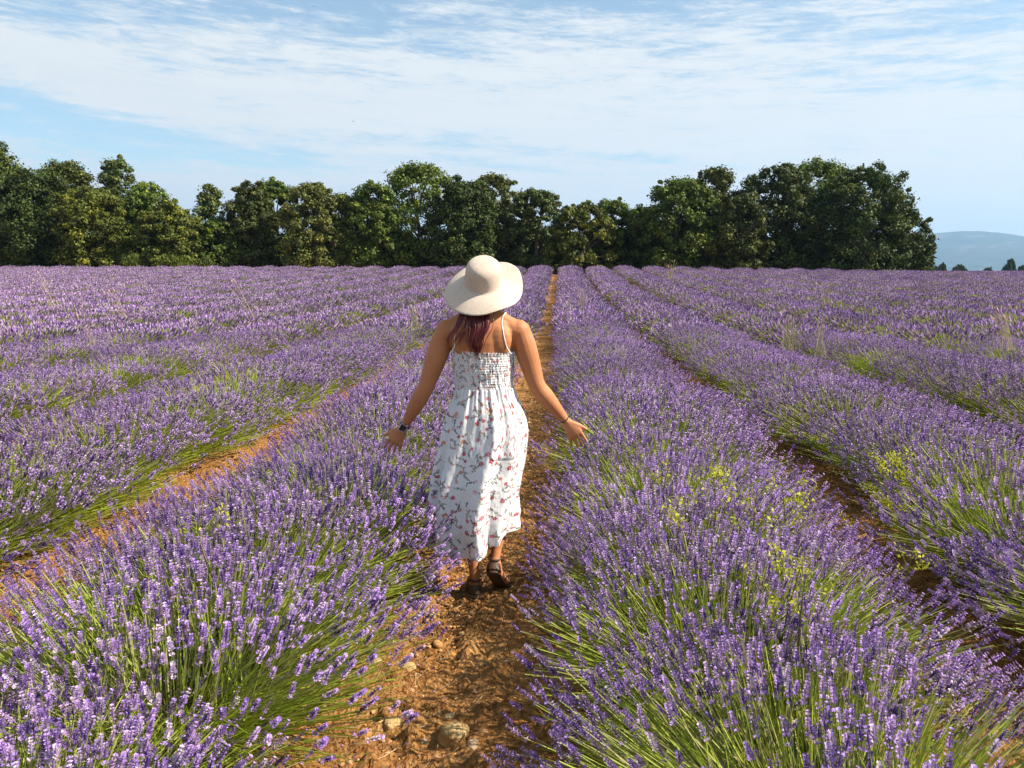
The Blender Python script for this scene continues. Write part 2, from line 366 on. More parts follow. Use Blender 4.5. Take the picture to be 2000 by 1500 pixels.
for r in range(-26, 28):
    xc = AISLE0 + SP * (r + .5)
    yend = 58.5 if xc < 24 else min(60 + (xc - 24) * 7, 105)
    y = .35 + rng.uniform(0, .5)
    k = 0
    while y < yend:
        x = xc + rng.normal(0, .05) + (.08 if r == 0 else -.05 if r == 1 else .10 if r == -2 else .05 if r == -1 else 0)
        if in_view(x, y): spots.append((x, y, r)); 
        y += rng.uniform(.62, .86) * (1 if y < 30 else 1.12)
spots.sort(key=lambda s: math.hypot(s[0], s[1]))
NIND = 290
ordn = ['first', 'second', 'third', 'fourth', 'fifth', 'sixth', 'seventh', 'eighth', 'ninth', 'tenth', 'eleventh', 'twelfth', 'thirteenth', 'fourteenth', 'fifteenth', 'sixteenth',
        'seventeenth', 'eighteenth', 'nineteenth', 'twentieth', 'twenty-first', 'twenty-second', 'twenty-third', 'twenty-fourth', 'twenty-fifth', 'twenty-sixth', 'twenty-seventh', 'twenty-eighth',
        'twenty-ninth', 'thirtieth', 'thirty-first', 'thirty-second', 'thirty-third', 'thirty-fourth', 'thirty-fifth', 'thirty-sixth', 'thirty-seventh', 'thirty-eighth', 'thirty-ninth', 'fortieth']
rown = lambda r: (f"the {ordn[r]} row right of the path" if r >= 0 else f"the {ordn[-r - 1]} row left of the path")
look = ['purple lavender bush', 'very green lavender bush', 'dense violet bush', 'half green lavender bush']
look2 = {0: [0, 1, 2, 3], 1: [0, 3, 2, 1], 2: [0, 0, 2, 2]}
protos = {}; cnt = {}; far_pts = []
for i, (x, y, r) in enumerate(spots):
    dist = math.hypot(x, y); lod = 0 if dist < 5.0 else (1 if dist < 15 else 2)
    v = int(rng.integers(4)); z = float(base(x, y)) + .03
    rz = rng.choice([0, math.pi]) + rng.normal(0, .12); s = rng.uniform(.93, 1.08)
    s = (s * (1.05 if r == 0 else 1.07 if r == -1 else 1.14 if r == -2 else 1.07 if r == 1 else 1.01), s, s)
    if i < NIND:
        if (lod, v) not in protos:
            e = link('lavender_bush', None); e.empty_display_size = .2
            a = link('stems', PROTO[lod][v][0], e); b = link('flower_spikes', PROTO[lod][v][1], e); a['kind'] = 'stuff'; b['kind'] = 'stuff'
            protos[lod, v] = e; o = e
            o.location = (x, y, z); o.rotation_euler = (0, 0, rz); o.scale = s
        else: o = copy_tree(protos[lod, v], (x, y, z), (0, 0, rz), s)
        cnt[r] = cnt.get(r, 0) + 1
        tag(o, f"{look[look2[lod][v]]}, {ordn[cnt[r]-1]} from the front in {rown(r)}", 'lavender bush', 'lavender bushes planted in rows')
    else: far_pts.append((x, y, z, rz, v if lod == 2 else 4 + v, *s))
# the rest of the field: one object, instanced with geometry nodes
pc = bpy.data.collections.new('lavender_sources')
for lod in (2, 1):
    for v in range(4):
        st, fl = PROTO[lod][v]; bm = bmesh.new(); bm.from_mesh(st); k = len(bm.faces); bm.from_mesh(fl)
        bm.faces.ensure_lookup_table()
        for f in bm.faces[k:]: f.material_index = 1
        me = bpy.data.meshes.new(f'far_lavender_{2-lod}{v}'); bm.to_mesh(me); bm.free(); me.materials.append(M_STEM); me.materials.append(M_FLOWER)
        pc.objects.link(bpy.data.objects.new(f'far_lavender_{2-lod}{v}', me))
fp = np.array(far_pts); me = bpy.data.meshes.new('lavender_field'); me.from_pydata([tuple(p[:3]) for p in fp], [], [])
a = me.attributes.new('rot', 'FLOAT_VECTOR', 'POINT'); a.data.foreach_set('vector', np.stack([fp[:, 3] * 0, fp[:, 3] * 0, fp[:, 3]], 1).astype(np.float32).ravel())
a = me.attributes.new('scl', 'FLOAT_VECTOR', 'POINT'); a.data.foreach_set('vector', fp[:, 5:8].astype(np.float32).ravel())
a = me.attributes.new('idx', 'INT', 'POINT'); a.data.foreach_set('value', fp[:, 4].astype(np.int32))
lf = link('lavender_field', me)
ng = bpy.data.node_groups.new('spread_bushes', 'GeometryNodeTree')
ng.interface.new_socket('Geometry', in_out='INPUT', socket_type='NodeSocketGeometry'); ng.interface.new_socket('Geometry', in_out='OUTPUT', socket_type='NodeSocketGeometry')
gi = ng.nodes.new('NodeGroupInput'); go = ng.nodes.new('NodeGroupOutput'); ip = ng.nodes.new('GeometryNodeInstanceOnPoints'); ci = ng.nodes.new('GeometryNodeCollectionInfo')
ci.inputs['Collection'].default_value = pc; ci.inputs['Separate Children'].default_value = True; ci.inputs['Reset Children'].default_value = True
def na(nm, dt):
    n = ng.nodes.new('GeometryNodeInputNamedAttribute'); n.data_type = dt; n.inputs[0].default_value = nm; return n.outputs[0]
L = ng.links.new
L(gi.outputs[0], ip.inputs['Points']); L(ci.outputs[0], ip.inputs['Instance']); ip.inputs['Pick Instance'].default_value = True
L(na('idx', 'INT'), ip.inputs['Instance Index']); L(na('rot', 'FLOAT_VECTOR'), ip.inputs['Rotation']); L(na('scl', 'FLOAT_VECTOR'), ip.inputs['Scale'])
L(ip.outputs[0], go.inputs[0]); md = lf.modifiers.new('spread', 'NODES'); md.node_group = ng
tag(lf, 'far rows of purple lavender merging towards the trees', kind='stuff')
print('bushes', len(spots), 'far', len(far_pts))

# ------------------------------------------------------------------ trees
def crown_mesh(name, seed, w, h, n_cl, n_lf, col, airy=0.0, leaf=.20, top_bias=0.0, low=0.0, depth=None):
    rs = np.random.default_rng(seed); dpt = depth or w * .8
    B = Buf(); 
    # clump centres over an irregular volume that reaches to the ground
    n = n_cl; th = rs.uniform(0, 2 * np.pi, n); zz = rs.uniform(low, 1, n) ** .9
    prof = np.sqrt(np.clip(1 - ((zz - .42) / .60) ** 2, 0.03, 1))
    rr = prof * (.84 + .34 * fbm(np.cos(th) * 1.6 + seed, zz * 4 + np.sin(th) * 1.6, 1.2, 3, seed)) * np.where(rs.random(n) < .35, rs.uniform(.2, .8, n), rs.uniform(.7, 1.0, n) ** .6)
    ctr = np.stack([np.cos(th) * rr * w / 2, np.sin(th) * rr * dpt / 2, zz * h * .93], 1)
    tipc = (rs.random(n) < .22) & (zz > .25); ctr[tipc] *= rs.uniform(1.02, 1.13, tipc.sum())[:, None] ** np.array([1, 1, .6])
    cr = np.where(tipc, .55, 1.0) * rs.uniform(.36, .95, n) ** 1.2 * (h / 9) * (1 - .25 * zz) * (1 - airy * .35)
    cc = col * .92 * rs.uniform(.65, 1.35, n)[:, None] * np.array([1, 1, 1])
    yel = rs.random(n) < .16; cc[yel] = cc[yel] * np.array([1.3, 1.15, .8])
    k = rs.integers(n, size=n_lf)
    dr = unit(rs.normal(size=(n_lf, 3))); ra = rs.uniform(.3, 1.25, n_lf) ** .8 * rs.uniform(.75, 1.2, n_lf)
    p = ctr[k] + dr * cr[k][:, None] * ra[:, None] * np.array([1.15, 1.15, .85])
    p[:, 2] = np.maximum(p[:, 2], .1)
    nrm = unit(dr + rs.normal(0, .55, (n_lf, 3)) + np.array([0, 0, .25]))
    a, b = rot_to(nrm); an = rs.uniform(0, 6.28, n_lf)[:, None]; u = a * np.cos(an) + b * np.sin(an); s = leaf * rs.uniform(.6, 1.35, n_lf)
    tris_(B, p - u * s[:, None] * .85, p + u * s[:, None] * .75, np.cross(nrm, u), (s * .85)[:, None], cc[k] * rs.uniform(.5, 1.6, n_lf)[:, None])
    # stray twigs beyond the clumps give a ragged edge
    m = int(n_lf * .05); k = rs.integers(n, size=m); dr = unit(rs.normal(size=(m, 3)) + np.array([0, 0, .7]))
    p = ctr[k] + dr * (cr[k] * rs.uniform(1.0, 1.25, m))[:, None]; nrm = unit(rs.normal(size=(m, 3))); u, b = rot_to(nrm)
    diamonds(B, p - u * leaf * .8, p + u * leaf * .8, b, leaf * .5, cc[k])
    return B.mesh(name, [M_LEAF]), ctr
def tube(pts, rad, nseg=8, ref=(0, 1, 0), cap=True):
    """closed lofted tube; rad is a list of r or (a, b), a along ref"""
    pts = np.asarray(pts, float); n = len(pts); v = []
    for i in range(n):
        t = unit(pts[min(i + 1, n - 1)] - pts[max(i - 1, 0)]); a = np.asarray(ref, float); a = unit(a - t * (a @ t)); b = np.cross(t, a)
        ra, rb = rad[i] if not np.isscalar(rad[i]) else (rad[i], rad[i]); an = np.arange(nseg) * 2 * np.pi / nseg
        v.append(pts[i] + np.cos(an)[:, None] * a * ra + np.sin(an)[:, None] * b * rb)
    v = np.concatenate(v); q = []
    for i in range(n - 1):
        for j in range(nseg): q.append((i * nseg + j, i * nseg + (j + 1) % nseg, (i + 1) * nseg + (j + 1) % nseg, (i + 1) * nseg + j))
    t = []
    if cap:
        v = np.concatenate([v, pts[:1], pts[-1:]]); c0, c1 = n * nseg, n * nseg + 1
        for j in range(nseg): t += [(c0, (j + 1) % nseg, j), (c1, (n - 1) * nseg + j, (n - 1) * nseg + (j + 1) % nseg)]
    return v, np.array(q), np.array(t).reshape(-1, 3)
def trunk_mesh(name, seed, h, ctr, r=.22):
    rs = np.random.default_rng(seed); B = Buf()
    pts = [(0, 0, -.3)] + [(rs.normal(0, .12) * i, rs.normal(0, .12) * i, h * .2 * i) for i in range(1, 5)]
    v, q, t = tube(pts, [r * 1.3, r, r * .8, r * .5, r * .15], 8, (1, 0, 0)); B.add(v, (0, 0, 0), q, t)
    for c in ctr[rs.choice(len(ctr), 14, replace=False)]:
        z0 = np.clip(c[2] * .55, .4, h * .7); s = np.array([np.interp(z0, [p[2] for p in pts], [p[0] for p in pts]), np.interp(z0, [p[2] for p in pts], [p[1] for p in pts]), z0])
        mid = s * .5 + c * .5 + np.array([0, 0, .25]); v, q, t = tube([s, mid, c], [r * .38, r * .25, r * .08], 6, (1, 0, .01)); B.add(v, (0, 0, 0), q, t)
    return B.mesh(name, [M_BARK], smooth=True)
GREEN = np.array([.080, .116, .018]); DARK = np.array([.042, .064, .014]); YEL = np.array([.095, .112, .018]); BRN = np.array([.12, .085, .04]); PALE = np.array([.085, .115, .032]); OLIV = np.array([.070, .088, .020])
# u centre, v top, width px, distance, colour, airy, label
TR = [(-60, 262, 170, 66, DARK, 0, 'tall dark oak cut off by the left edge of the picture'),
      (18, 276, 95, 68, GREEN, .5, 'tall oak with thin top branches rising at the far left'),
      (70, 325, 170, 63, DARK, 0, 'broad dark green oak second in the tree line from the left'),
      (140, 310, 130, 66, OLIV, .2, 'round topped olive green oak left of the tall airy tree'),
      (190, 362, 150, 62, YEL, 0, 'yellow green oak in front at the left of the tree line'),
      (240, 300, 110, 67, PALE, .7, 'tall airy tree with open branches standing above its left neighbours'),
      (300, 352, 120, 65, GREEN, .3, 'green oak sloping down just right of the tall airy tree'),
      (335, 392, 120, 62, YEL, .1, 'yellowish oak above the pale broom shrubs'),
      (418, 352, 62, 66, PALE, .7, 'narrow airy tree sticking up alone in the dip of the tree line'),
      (430, 425, 110, 64, GREEN, 0, 'low dark oak filling the dip of the tree line'),
      (495, 358, 115, 65, OLIV, .2, 'medium oak just right of the narrow airy tree'),
      (545, 346, 100, 67, GREEN, .4, 'pointed green oak left of the brownish tree'),
      (612, 352, 110, 63, BRN * .35 + GREEN * .65, .1, 'oak with brownish autumn leaves in the left middle of the tree line'),
      (668, 378, 90, 64, YEL * .85, .1, 'small yellow green oak right of the brownish tree'),
      (728, 360, 120, 64, GREEN, .1, 'dark green oak left of the tallest middle oak'),
      (820, 318, 175, 66, GREEN, .15, 'tallest oak in the middle of the tree line'),
      (905, 350, 130, 63, DARK, 0, 'dark oak directly behind the straw hat'),
      (965, 340, 130, 67, BRN * .3 + GREEN * .7, .3, 'oak with reddish brown top twigs above the hat'),
      (1050, 368, 150, 65, PALE * .9, .5, 'pale loose oak just right of the hat'),
      (1130, 398, 130, 62, YEL * .8, .1, 'low yellow green oak at the end of the path'),
      (1195, 392, 110, 65, GREEN, .2, 'small oak right of the end of the path'),
      (1262, 402, 110, 66, DARK, .1, 'low dark oak in the dip before the right hand group'),
      (1325, 350, 150, 63, GREEN, .05, 'green oak at the left of the big right hand group'),
      (1392, 336, 130, 65, OLIV, .1, 'round oak second in the right hand group'),
      (1440, 385, 110, 61.5, OLIV, .05, 'lower front oak with brown patches in the right hand group'),
      (1515, 326, 150, 64, DARK, 0, 'very dark oak in the middle of the right hand group'),
      (1590, 316, 135, 66, GREEN, .1, 'highest oak of the right hand group'),
      (1680, 332, 175, 63, DARK, 0, 'big dark round oak near the right end of the tree line'),
      (1748, 405, 105, 65, DARK, .1, 'lower dark oak that ends the tree line on the right')]
for i, (u, v, wpx, Yd, col, airy, lab) in enumerate(TR):
    X0 = P(u, 530, Yd)[0]; zb = float(base(X0, 60)); top = EYE + (530 - v) / F * Yd * math.hypot(1, 0); h = (top - zb) ; wm = wpx / F * Yd * (1.18 if airy < .5 else 1.0)
    e = link('oak_tree', None, loc=(X0, Yd, zb), rot=(0, 0, 0)); tag(e, lab, 'tree', 'trees along the far edge of the field')
    ncl = int(60 + wm * h * 3.6 * (1 - airy * .4)); nl = int(ncl * (150 - 45 * airy))
    cm, ctr = crown_mesh('crown', 500 + i, wm, h, ncl, min(nl, 32000), col, airy, leaf=.112)
    link('crown', cm, e); link('trunk', trunk_mesh('trunk', 600 + i, h * .9, ctr), e)
# dim thicket between and behind the trunks (nobody could count it)
def thicket():
    rs = np.random.default_rng(5); B = Buf(); n = 42000
    u = rs.uniform(-120, 1790, n); Yd = rs.uniform(66, 76, n); X0 = np.array([(a - 1094) / F for a in u]) * Yd
    hm = 3.6 + 1.2 * fbm(X0, X0 * 0, .25, 3, 2); z = base(X0, Yd) + rs.random(n) ** .8 * hm
    p = np.stack([X0, Yd, z], 1); nrm = unit(rs.normal(size=(n, 3)) + np.array([0, -.6, .3])); a, b = rot_to(nrm); s = rs.uniform(.15, .38, n)[:, None]
    diamonds(B, p - a * s, p + a * s, b, s * .6, DARK * rs.uniform(.6, 1.2, n)[:, None])
    tag(link('undergrowth', B.mesh('undergrowth', [M_LEAF])), 'dim green undergrowth between the oaks', kind='stuff')
thicket()
# broom shrubs and small far bushes
def shrub(name, u, v, wpx, Yd, col, lab, cat, grp, seed, zb=None, tall=1.0, n_lf=2600):
    X0 = P(u, 530, Yd)[0]; zb = float(base(X0, Yd)) if zb is None else zb; h = EYE + (530 - v) / F * Yd - zb; wm = wpx / F * Yd
    rs = np.random.default_rng(seed); B = Buf(); n = n_lf
    th = rs.uniform(0, 6.28, n); rr = np.sqrt(rs.random(n)); zz = rs.random(n) ** .8
    lim = np.sqrt(np.clip(1 - ((zz - .4) / .62) ** 2, .05, 1)) * (.8 + .3 * fbm(th, zz, 1.5, 3, seed))
    p = np.stack([np.cos(th) * rr * lim * wm / 2, np.sin(th) * rr * lim * wm / 2.4, zz * h * (.85 + .2 * fbm(th * 2, rr, 2, 2, seed))], 1)
    d = unit(p * np.array([.5, .5, 1]) + np.array([0, 0, .5]) + rs.normal(0, .3, (n, 3))); s = rs.uniform(.05, .12, n)[:, None] * max(1, Yd / 70)
    diamonds(B, p - d * s, p + d * s * 1.6, unit(np.cross(d, rs.normal(size=(n, 3)))), s * .45, col * rs.uniform(.7, 1.3, n)[:, None])
    e = link(name, None, loc=(X0, Yd, zb)); tag(e, lab, cat, grp); link('foliage', B.mesh('foliage', [M_LEAF]), e)
    b2 = Buf()
    for k in range(5):
        an = k * 1.3; v_, q_, t_ = tube([(0, 0, -.1), (math.cos(an) * wm * .08, math.sin(an) * wm * .08, h * .3), (math.cos(an) * wm * .2, math.sin(an) * wm * .2, h * .7)], [.04, .03, .01], 5, (1, .3, 0)); b2.add(v_, (0, 0, 0), q_, t_)
    link('branches', b2.mesh('branches', [M_BARK]), e)
BR = np.array([.105, .135, .022])
shrub('broom_shrub', 262, 493, 70, 60.6, BR, 'yellow green broom shrub, the left of three at the foot of the oaks', 'shrub', 'broom shrubs before the oaks', 1)
shrub('broom_shrub', 342, 492, 90, 60.8, BR, 'widest yellow green broom shrub, the middle of three below the oaks', 'shrub', 'broom shrubs before the oaks', 2)
shrub('broom_shrub', 405, 502, 40, 60.8, BR * .8, 'smallest broom shrub, the right of three at the foot of the oaks', 'shrub', 'broom shrubs before the oaks', 3)
FAR = np.array([.035, .055, .025])
for k, (u, v, wd, lab) in enumerate([(1822, 520, 56, 'low dark far shrub just right of the end of the oaks'), (1840, 514, 26, 'small round far tree beside the end of the oaks'), (1874, 516, 38, 'round dark far tree standing alone before the blue mountain'),
                                     (1928, 523, 34, 'lowest dark far shrub before the blue mountain'), (1973, 506, 34, 'pointed dark far tree near the right edge'), (2000, 518, 40, 'dark far shrub cut off by the right edge')]):
    X0 = P(u, 530, 240)[0]; shrub('far_tree', u, v, wd, 240, FAR, lab, 'tree', 'small trees far off at the right', 20 + k, zb=-2.5, n_lf=2600)

# ------------------------------------------------------------------ weeds, dry grass, stones
def on_bush(x):                                # height of the lavender surface above base at x
    d = (x - AISLE0) % SP - SP / 2; return .12 + .62 * math.sqrt(max(0, 1 - (d / .98) ** 2))
def weed(u, v, Yd, h, lab, seed, dens=1.0, zb=None, k=None):
    if k:
        dd = fwd + rgt * (u - 1000) / F + upv * (750 - v) / F; Yd = float(dd[1] * (k - EYE) / dd[2])
    p = P(u, v, Yd); rs = np.random.default_rng(seed); B = Buf(); L_ = Buf()
    zb = p[2] - h if zb is None else zb
    top = h; main = [(0, 0, 0), (rs.normal(0, .02), 0, top * .5), (rs.normal(0, .03), 0, top)]
    v_, q_, t_ = tube(main, [.004, .003, .0015], 5, (1, .2, 0)); B.add(v_, (.22, .20, .08), q_, t_)
    nb = int(9 * dens)
    for i in range(nb):
        z0 = top * rs.uniform(.35, .98); an = rs.uniform(0, 6.28); ln = rs.uniform(.05, .16) * (1.3 - z0 / top * .6)
        s = np.array([0, 0, z0]); e_ = s + np.array([math.cos(an) * ln, math.sin(an) * ln, ln * .7])
        v_, q_, t_ = tube([s, (s + e_) / 2 + [0, 0, .01], e_], [.002, .0015, .001], 4, (1, .2, .1)); B.add(v_, (.25, .24, .08), q_, t_)
        n = int(26 * dens); f = rs.random(n)[:, None]; c = s + (e_ - s) * (.35 + .65 * f) + rs.normal(0, .014, (n, 3)); d = unit(rs.normal(size=(n, 3)) + [0, 0, .6]); sz = rs.uniform(.005, .012, n)[:, None]
        diamonds(L_, c - d * sz, c + d * sz, unit(np.cross(d, rs.normal(size=(n, 3)))), sz * .5, np.array([.50, .50, .05]) * rs.uniform(.6, 1.2, n)[:, None])
    e = link('yellow_weed', None, loc=(p[0], Yd, zb)); tag(e, lab, 'weed', 'yellow flowering weeds among the lavender')
    link('stem', B.mesh('stem', [M_WEED]), e); o = link('blossom', L_.mesh('blossom', [M_WEED]), e); o['kind'] = 'stuff'
weed(1738, 938, 4.25, .62, 'tall branching yellow weed standing in the right hand aisle', 1, 2.3, zb=.02)
weed(1400, 925, 4.6, .34, 'yellow weed in the lavender, above the green patch on the right', 2, 1.0, k=.74)
weed(1335, 965, 4.5, .30, 'pale yellow weed left of the other weeds on the right hand row', 3, .8, k=.74)
weed(1480, 965, 4.4, .33, 'slender yellow weed rising from the top of the right hand row', 4, .8, k=.74)
weed(1545, 940, 4.6, .35, 'upright yellow weed at the right shoulder of the right hand row', 5, .9, k=.74)
weed(1530, 1105, 3.35, .30, 'dense yellow weed in the middle of the right foreground', 6, .8, k=.74)
weed(1568, 1120, 3.30, .28, 'yellow weed touching the dense one on its right', 7, .6, k=.74)
weed(1640, 985, 4.2, .28, 'tiny yellow weed left of the tall branching one', 8, .5, k=.42)
weed(1780, 1080, 3.6, .26, 'low yellow weed near the foot of the tall branching one', 9, .6, k=.42)
weed(400, 1020, 3.5, .16, 'small yellow weed among the lavender on the left of the dress', 10, .5, k=.74)
weed(1300, 890, 5.0, .26, 'faint yellow weed on the far slope of the right hand row', 12, .6, k=.74)
def tuft(u, v, Yd, h, n, lab, seed, lean=0.0, green=.25):
    n = int(n * 1.0); h *= .85
    p = P(u, v, Yd); rs = np.random.default_rng(seed); B = Buf(); a = rs.uniform(0, 6.28, n); r = rs.uniform(.02, .35, n) * h
    p0 = np.stack([rs.normal(0, .05, n), rs.normal(0, .05, n), np.zeros(n)], 1); p2 = np.stack([np.cos(a) * r + lean * h, np.sin(a) * r, h * rs.uniform(.6, 1.0, n)], 1); p1 = (p0 + p2) / 2 + [0, 0, .12 * h]
    t = np.linspace(0, 1, 4)[None, :, None]; pts = p0[:, None] * (1 - t) ** 2 + 2 * p1[:, None] * t * (1 - t) + p2[:, None] * t * t
    c = np.array([.36, .27, .19]) * rs.uniform(.8, 1.2, n)[:, None]; gg = rs.random(n) < green; c[gg] = np.array([.30, .32, .08])
    ww = .0035 * max(1, Yd / 7); ribbons(B, pts, np.array([[1.1, 1, .8, .4]]) * ww * np.ones((n, 1)), c)
    k = ~gg; ax_ = unit(p2[k] - p1[k]); a_, b_ = rot_to(ax_); diamonds(B, p2[k] - ax_ * .05, p2[k] + ax_ * .04, a_, ww * 1.6, np.array([.46, .33, .25]) * rs.uniform(.8, 1.1, k.sum())[:, None])
    global rng; o = link('dry_grass_tuft', B.mesh('dry_grass_tuft', [M_DRY]), loc=(p[0], Yd, p[2] - h)); tag(o, lab, 'grass tuft', 'dry grass tufts in the lavender')
tuft(1545, 612, 10.0, .55, 40, 'pinkish dry grass tuft with green base on the second row at right', 1)
tuft(1605, 620, 10.3, .62, 16, 'single upright dry grass stand right of the pinkish tuft', 2)
tuft(1975, 595, 9.0, .60, 26, 'dry grass tuft at the far right edge of the field', 3, -.15)
tuft(100, 530, 16, .9, 10, 'leaning pale grass stalks at the far left of the field', 4, -.35, 0)
tuft(240, 548, 14, .8, 8, 'thin pale grass stalks left, below the broom shrubs', 5, -.3, 0)
tuft(490, 545, 15, .9, 9, 'pale grass stalks under the narrow airy tree', 6, -.4, 0)
tuft(180, 585, 10, .7, 7, 'pale grass blades leaning over the left rows', 7, -.4, 0)
tuft(810, 590, 12, .5, 22, 'green and straw grass tuft just left of the hat', 8, 0, .7)
tuft(1135, 548, 16, .6, 14, 'dry grass tuft on the row right of the hat', 9, .1)
tuft(1610, 550, 20, .8, 12, 'dry grass tuft on the far right rows', 10)
tuft(1310, 505, 30, .9, 14, 'distant dry grass tuft near the right hand oaks', 11)
def stone_mesh(seed):
    rs = np.random.default_rng(seed); bm = bmesh.new(); bmesh.ops.create_icosphere(bm, subdivisions=3, radius=1)
    for vv in bm.verts:
        c = vv.co; k = 1 + .22 * float(fbm(c.x * 1.1 + seed, c.y * 1.1 + c.z * 1.7, 1.2, 3, seed)); c *= k
        for _ in range(0): pass
        c.z *= .55; c.y *= .8
    me = bpy.data.meshes.new('stone'); bm.to_mesh(me); bm.free()
    for p_ in me.polygons: p_.use_smooth = True
    return me
def stone_mat(name, c1, c2): return solid(name, c1, .85, .2, bump=(4, .35, .12), var=(1.6, c2))
MS = [stone_mat('pale_stone', (.46, .34, .16), (.32, .20, .08)), stone_mat('red_stone', (.34, .16, .05), (.50, .28, .12)), stone_mat('grey_stone', (.36, .27, .18), (.24, .15, .09))]
SM = []
for i in range(5):
    me = stone_mesh(i + 3); me.materials.append(MS[i % 3]); SM.append(me)
ST = [(885, 1446, 42, 0, 'large yellowish stone at the bottom of the path'), (870, 1408, 28, 3, 'flat pale stone just above the large yellowish one'), (925, 1465, 22, 2, 'grey stone right of the large yellowish one'),
      (945, 1438, 16, 1, 'small red stone beside the lavender at the path bottom'), (765, 1425, 26, 3, 'broad ochre stone at the left bottom of the path'), (798, 1312, 20, 0, 'round tan stone on the left edge of the path'),
      (790, 1345, 15, 4, 'small red brown stone under the round tan one'), (855, 1265, 15, 1, 'small stone in the middle of the path below her feet'), (905, 1245, 12, 0, 'tiny pale stone right of the path middle'),
      (800, 1240, 13, 2, 'grey stone left on the sunlit soil'), (955, 1330, 13, 4, 'little red stone against the right hand lavender'), (915, 1215, 12, 1, 'little red stone closest behind her heels'),
      (735, 1300, 16, 0, 'pale stone half under the left lavender'), (828, 1455, 13, 2, 'small grey stone left of the large yellowish one'), (845, 1210, 11, 3, 'tiny tan stone left behind her heels')]
def ground_at(u, v):
    d = fwd + rgt * (u - 1000) / F + upv * (750 - v) / F; t = -EYE / d[2]; return np.array([0, 0, EYE]) + d * t, t
rs = np.random.default_rng(3)
for i, (u, v, s, k, lab) in enumerate(ST):
    p, t = ground_at(u, v); r = s / F * t * (.95 if s > 40 else .8); o = link('stone', SM[k], loc=(p[0], p[1], .012 + r * .18), rot=(rs.normal(0, .15), rs.normal(0, .15), rs.uniform(0, 6)), scl=r)
    tag(o, lab, 'stone', 'stones lying on the path')
def gravel():
    rs = np.random.default_rng(8); B = Buf(); bm = bmesh.new(); bmesh.ops.create_icosphere(bm, subdivisions=1, radius=1)
    v0 = np.array([v.co[:] for v in bm.verts]); f0 = np.array([[v.index for v in f.verts] for f in bm.faces]); bm.free()
    n = 5600; y = 1.6 + rs.random(n) ** 1.4 * 9; x = AISLE0 + rs.normal(0, .24, n)
    k = rs.random(n) < .22; x[k] += rs.choice([-1, 1], k.sum()) * SP
    r = .004 + .012 * rs.random(n) ** 2.5; r += (rs.random(n) < .05) * rs.uniform(.004, .012, n)
    ph = (x - AISLE0) / SP; z = base(x, y) + .07 * (0.5 - .5 * np.cos(2 * np.pi * ph)) + .006
    ang = rs.uniform(0, 6.28, n); v = v0[None] * (1 + rs.normal(0, .16, (n, len(v0), 1))) * r[:, None, None] * np.array([1.2, .95, .7])
    c, s = np.cos(ang)[:, None], np.sin(ang)[:, None]; v = np.stack([v[..., 0] * c - v[..., 1] * s + x[:, None], v[..., 0] * s + v[..., 1] * c + y[:, None], v[..., 2] + z[:, None]], -1)
    pal = np.array([[.36, .17, .05], [.48, .30, .14], [.22, .09, .03], [.34, .20, .10]]); cc = pal[rs.integers(4, size=n)] * rs.uniform(.75, 1.2, n)[:, None]
    B.add(v, np.repeat(cc[:, None], len(v0), 1).reshape(-1, 3), t=(np.arange(n)[:, None, None] * len(v0) + f0[None]))
    m = leafy('gravel', 0.0, .9, .15, rvar=0); tag(link('gravel', B.mesh('gravel', [m])), 'crumbs of red soil and gravel on the path', kind='stuff')
gravel()
def litter():                                 # dead stems and fallen florets on the soil
    rs = np.random.default_rng(18); B = Buf(); n = 900; y = 1.7 + rs.random(n) ** 1.3 * 7; x = AISLE0 + rs.uniform(-.42, .42, n); a = rs.uniform(0, 6.28, n); L_ = rs.uniform(.02, .11, n)
    p = np.stack([x, y, base(x, y) + .022 + rs.uniform(0, .03, n)], 1); d = np.stack([np.cos(a), np.sin(a), rs.normal(0, .12, n)], 1) * L_[:, None]
    pts = np.stack([p - d / 2, p + rs.normal(0, .004, (n, 3)), p + d / 2], 1); ribbons(B, pts, np.full((n, 3), .0028), np.array([.40, .31, .19]) * rs.uniform(.5, 1.1, n)[:, None])
    m = 900; y = 1.7 + rs.random(m) ** 1.3 * 6; x = AISLE0 + rs.uniform(-.40, .40, m); p = np.stack([x, y, base(x, y) + .03], 1); d = unit(rs.normal(size=(m, 3))) * .006
    diamonds(B, p - d, p + d, unit(np.cross(d, rs.normal(size=(m, 3)))), .003, np.array([.28, .18, .36]) * rs.uniform(.6, 1.2, m)[:, None])
    tag(link('plant_litter', B.mesh('plant_litter', [M_DRY])), 'dead stems and fallen florets scattered on the path', kind='stuff')
litter()

# ------------------------------------------------------------------ the woman
WX, WY = -0.375, 3.75
person = link('person', None, loc=(WX, WY, 0)); tag(person, 'woman in a floral sundress and wide straw hat walking away along the dirt path', 'person')
def q3(*a): return np.array(a, float)
parts = []
def addt(pts, rad, ref=(1, 0, 0), n=14): parts.append(tube(pts, rad, n, ref))
# torso, neck
addt([(0, .0, .80), (0, 0, .84), (0, 0, .92), (0, .0, 1.0), (0, .01, 1.09), (0, .01, 1.18), (0, .005, 1.26), (0, .0, 1.32), (0, -.004, 1.37), (0, -.002, 1.41), (0, .0, 1.445), (0, .005, 1.475)],
     [(.10, .07), (.165, .115), (.178, .125), (.16, .108), (.130, .090), (.138, .095), (.150, .102), (.166, .098), (.178, .082), (.150, .066), (.085, .056), (.058, .054)], n=24)
addt([(0, 0, 1.41), (0, .0, 1.47), (0, .012, 1.53), (0, .02, 1.57)], [.062, .054, .052, .055])
for s_ in (-1, 1): addt([(s_ * .02, .0, 1.475), (s_ * .07, -.004, 1.435), (s_ * .125, -.004, 1.402), (s_ * .175, -.002, 1.375)], [.036, .038, .036, .038], (0, 1, 0), 12)
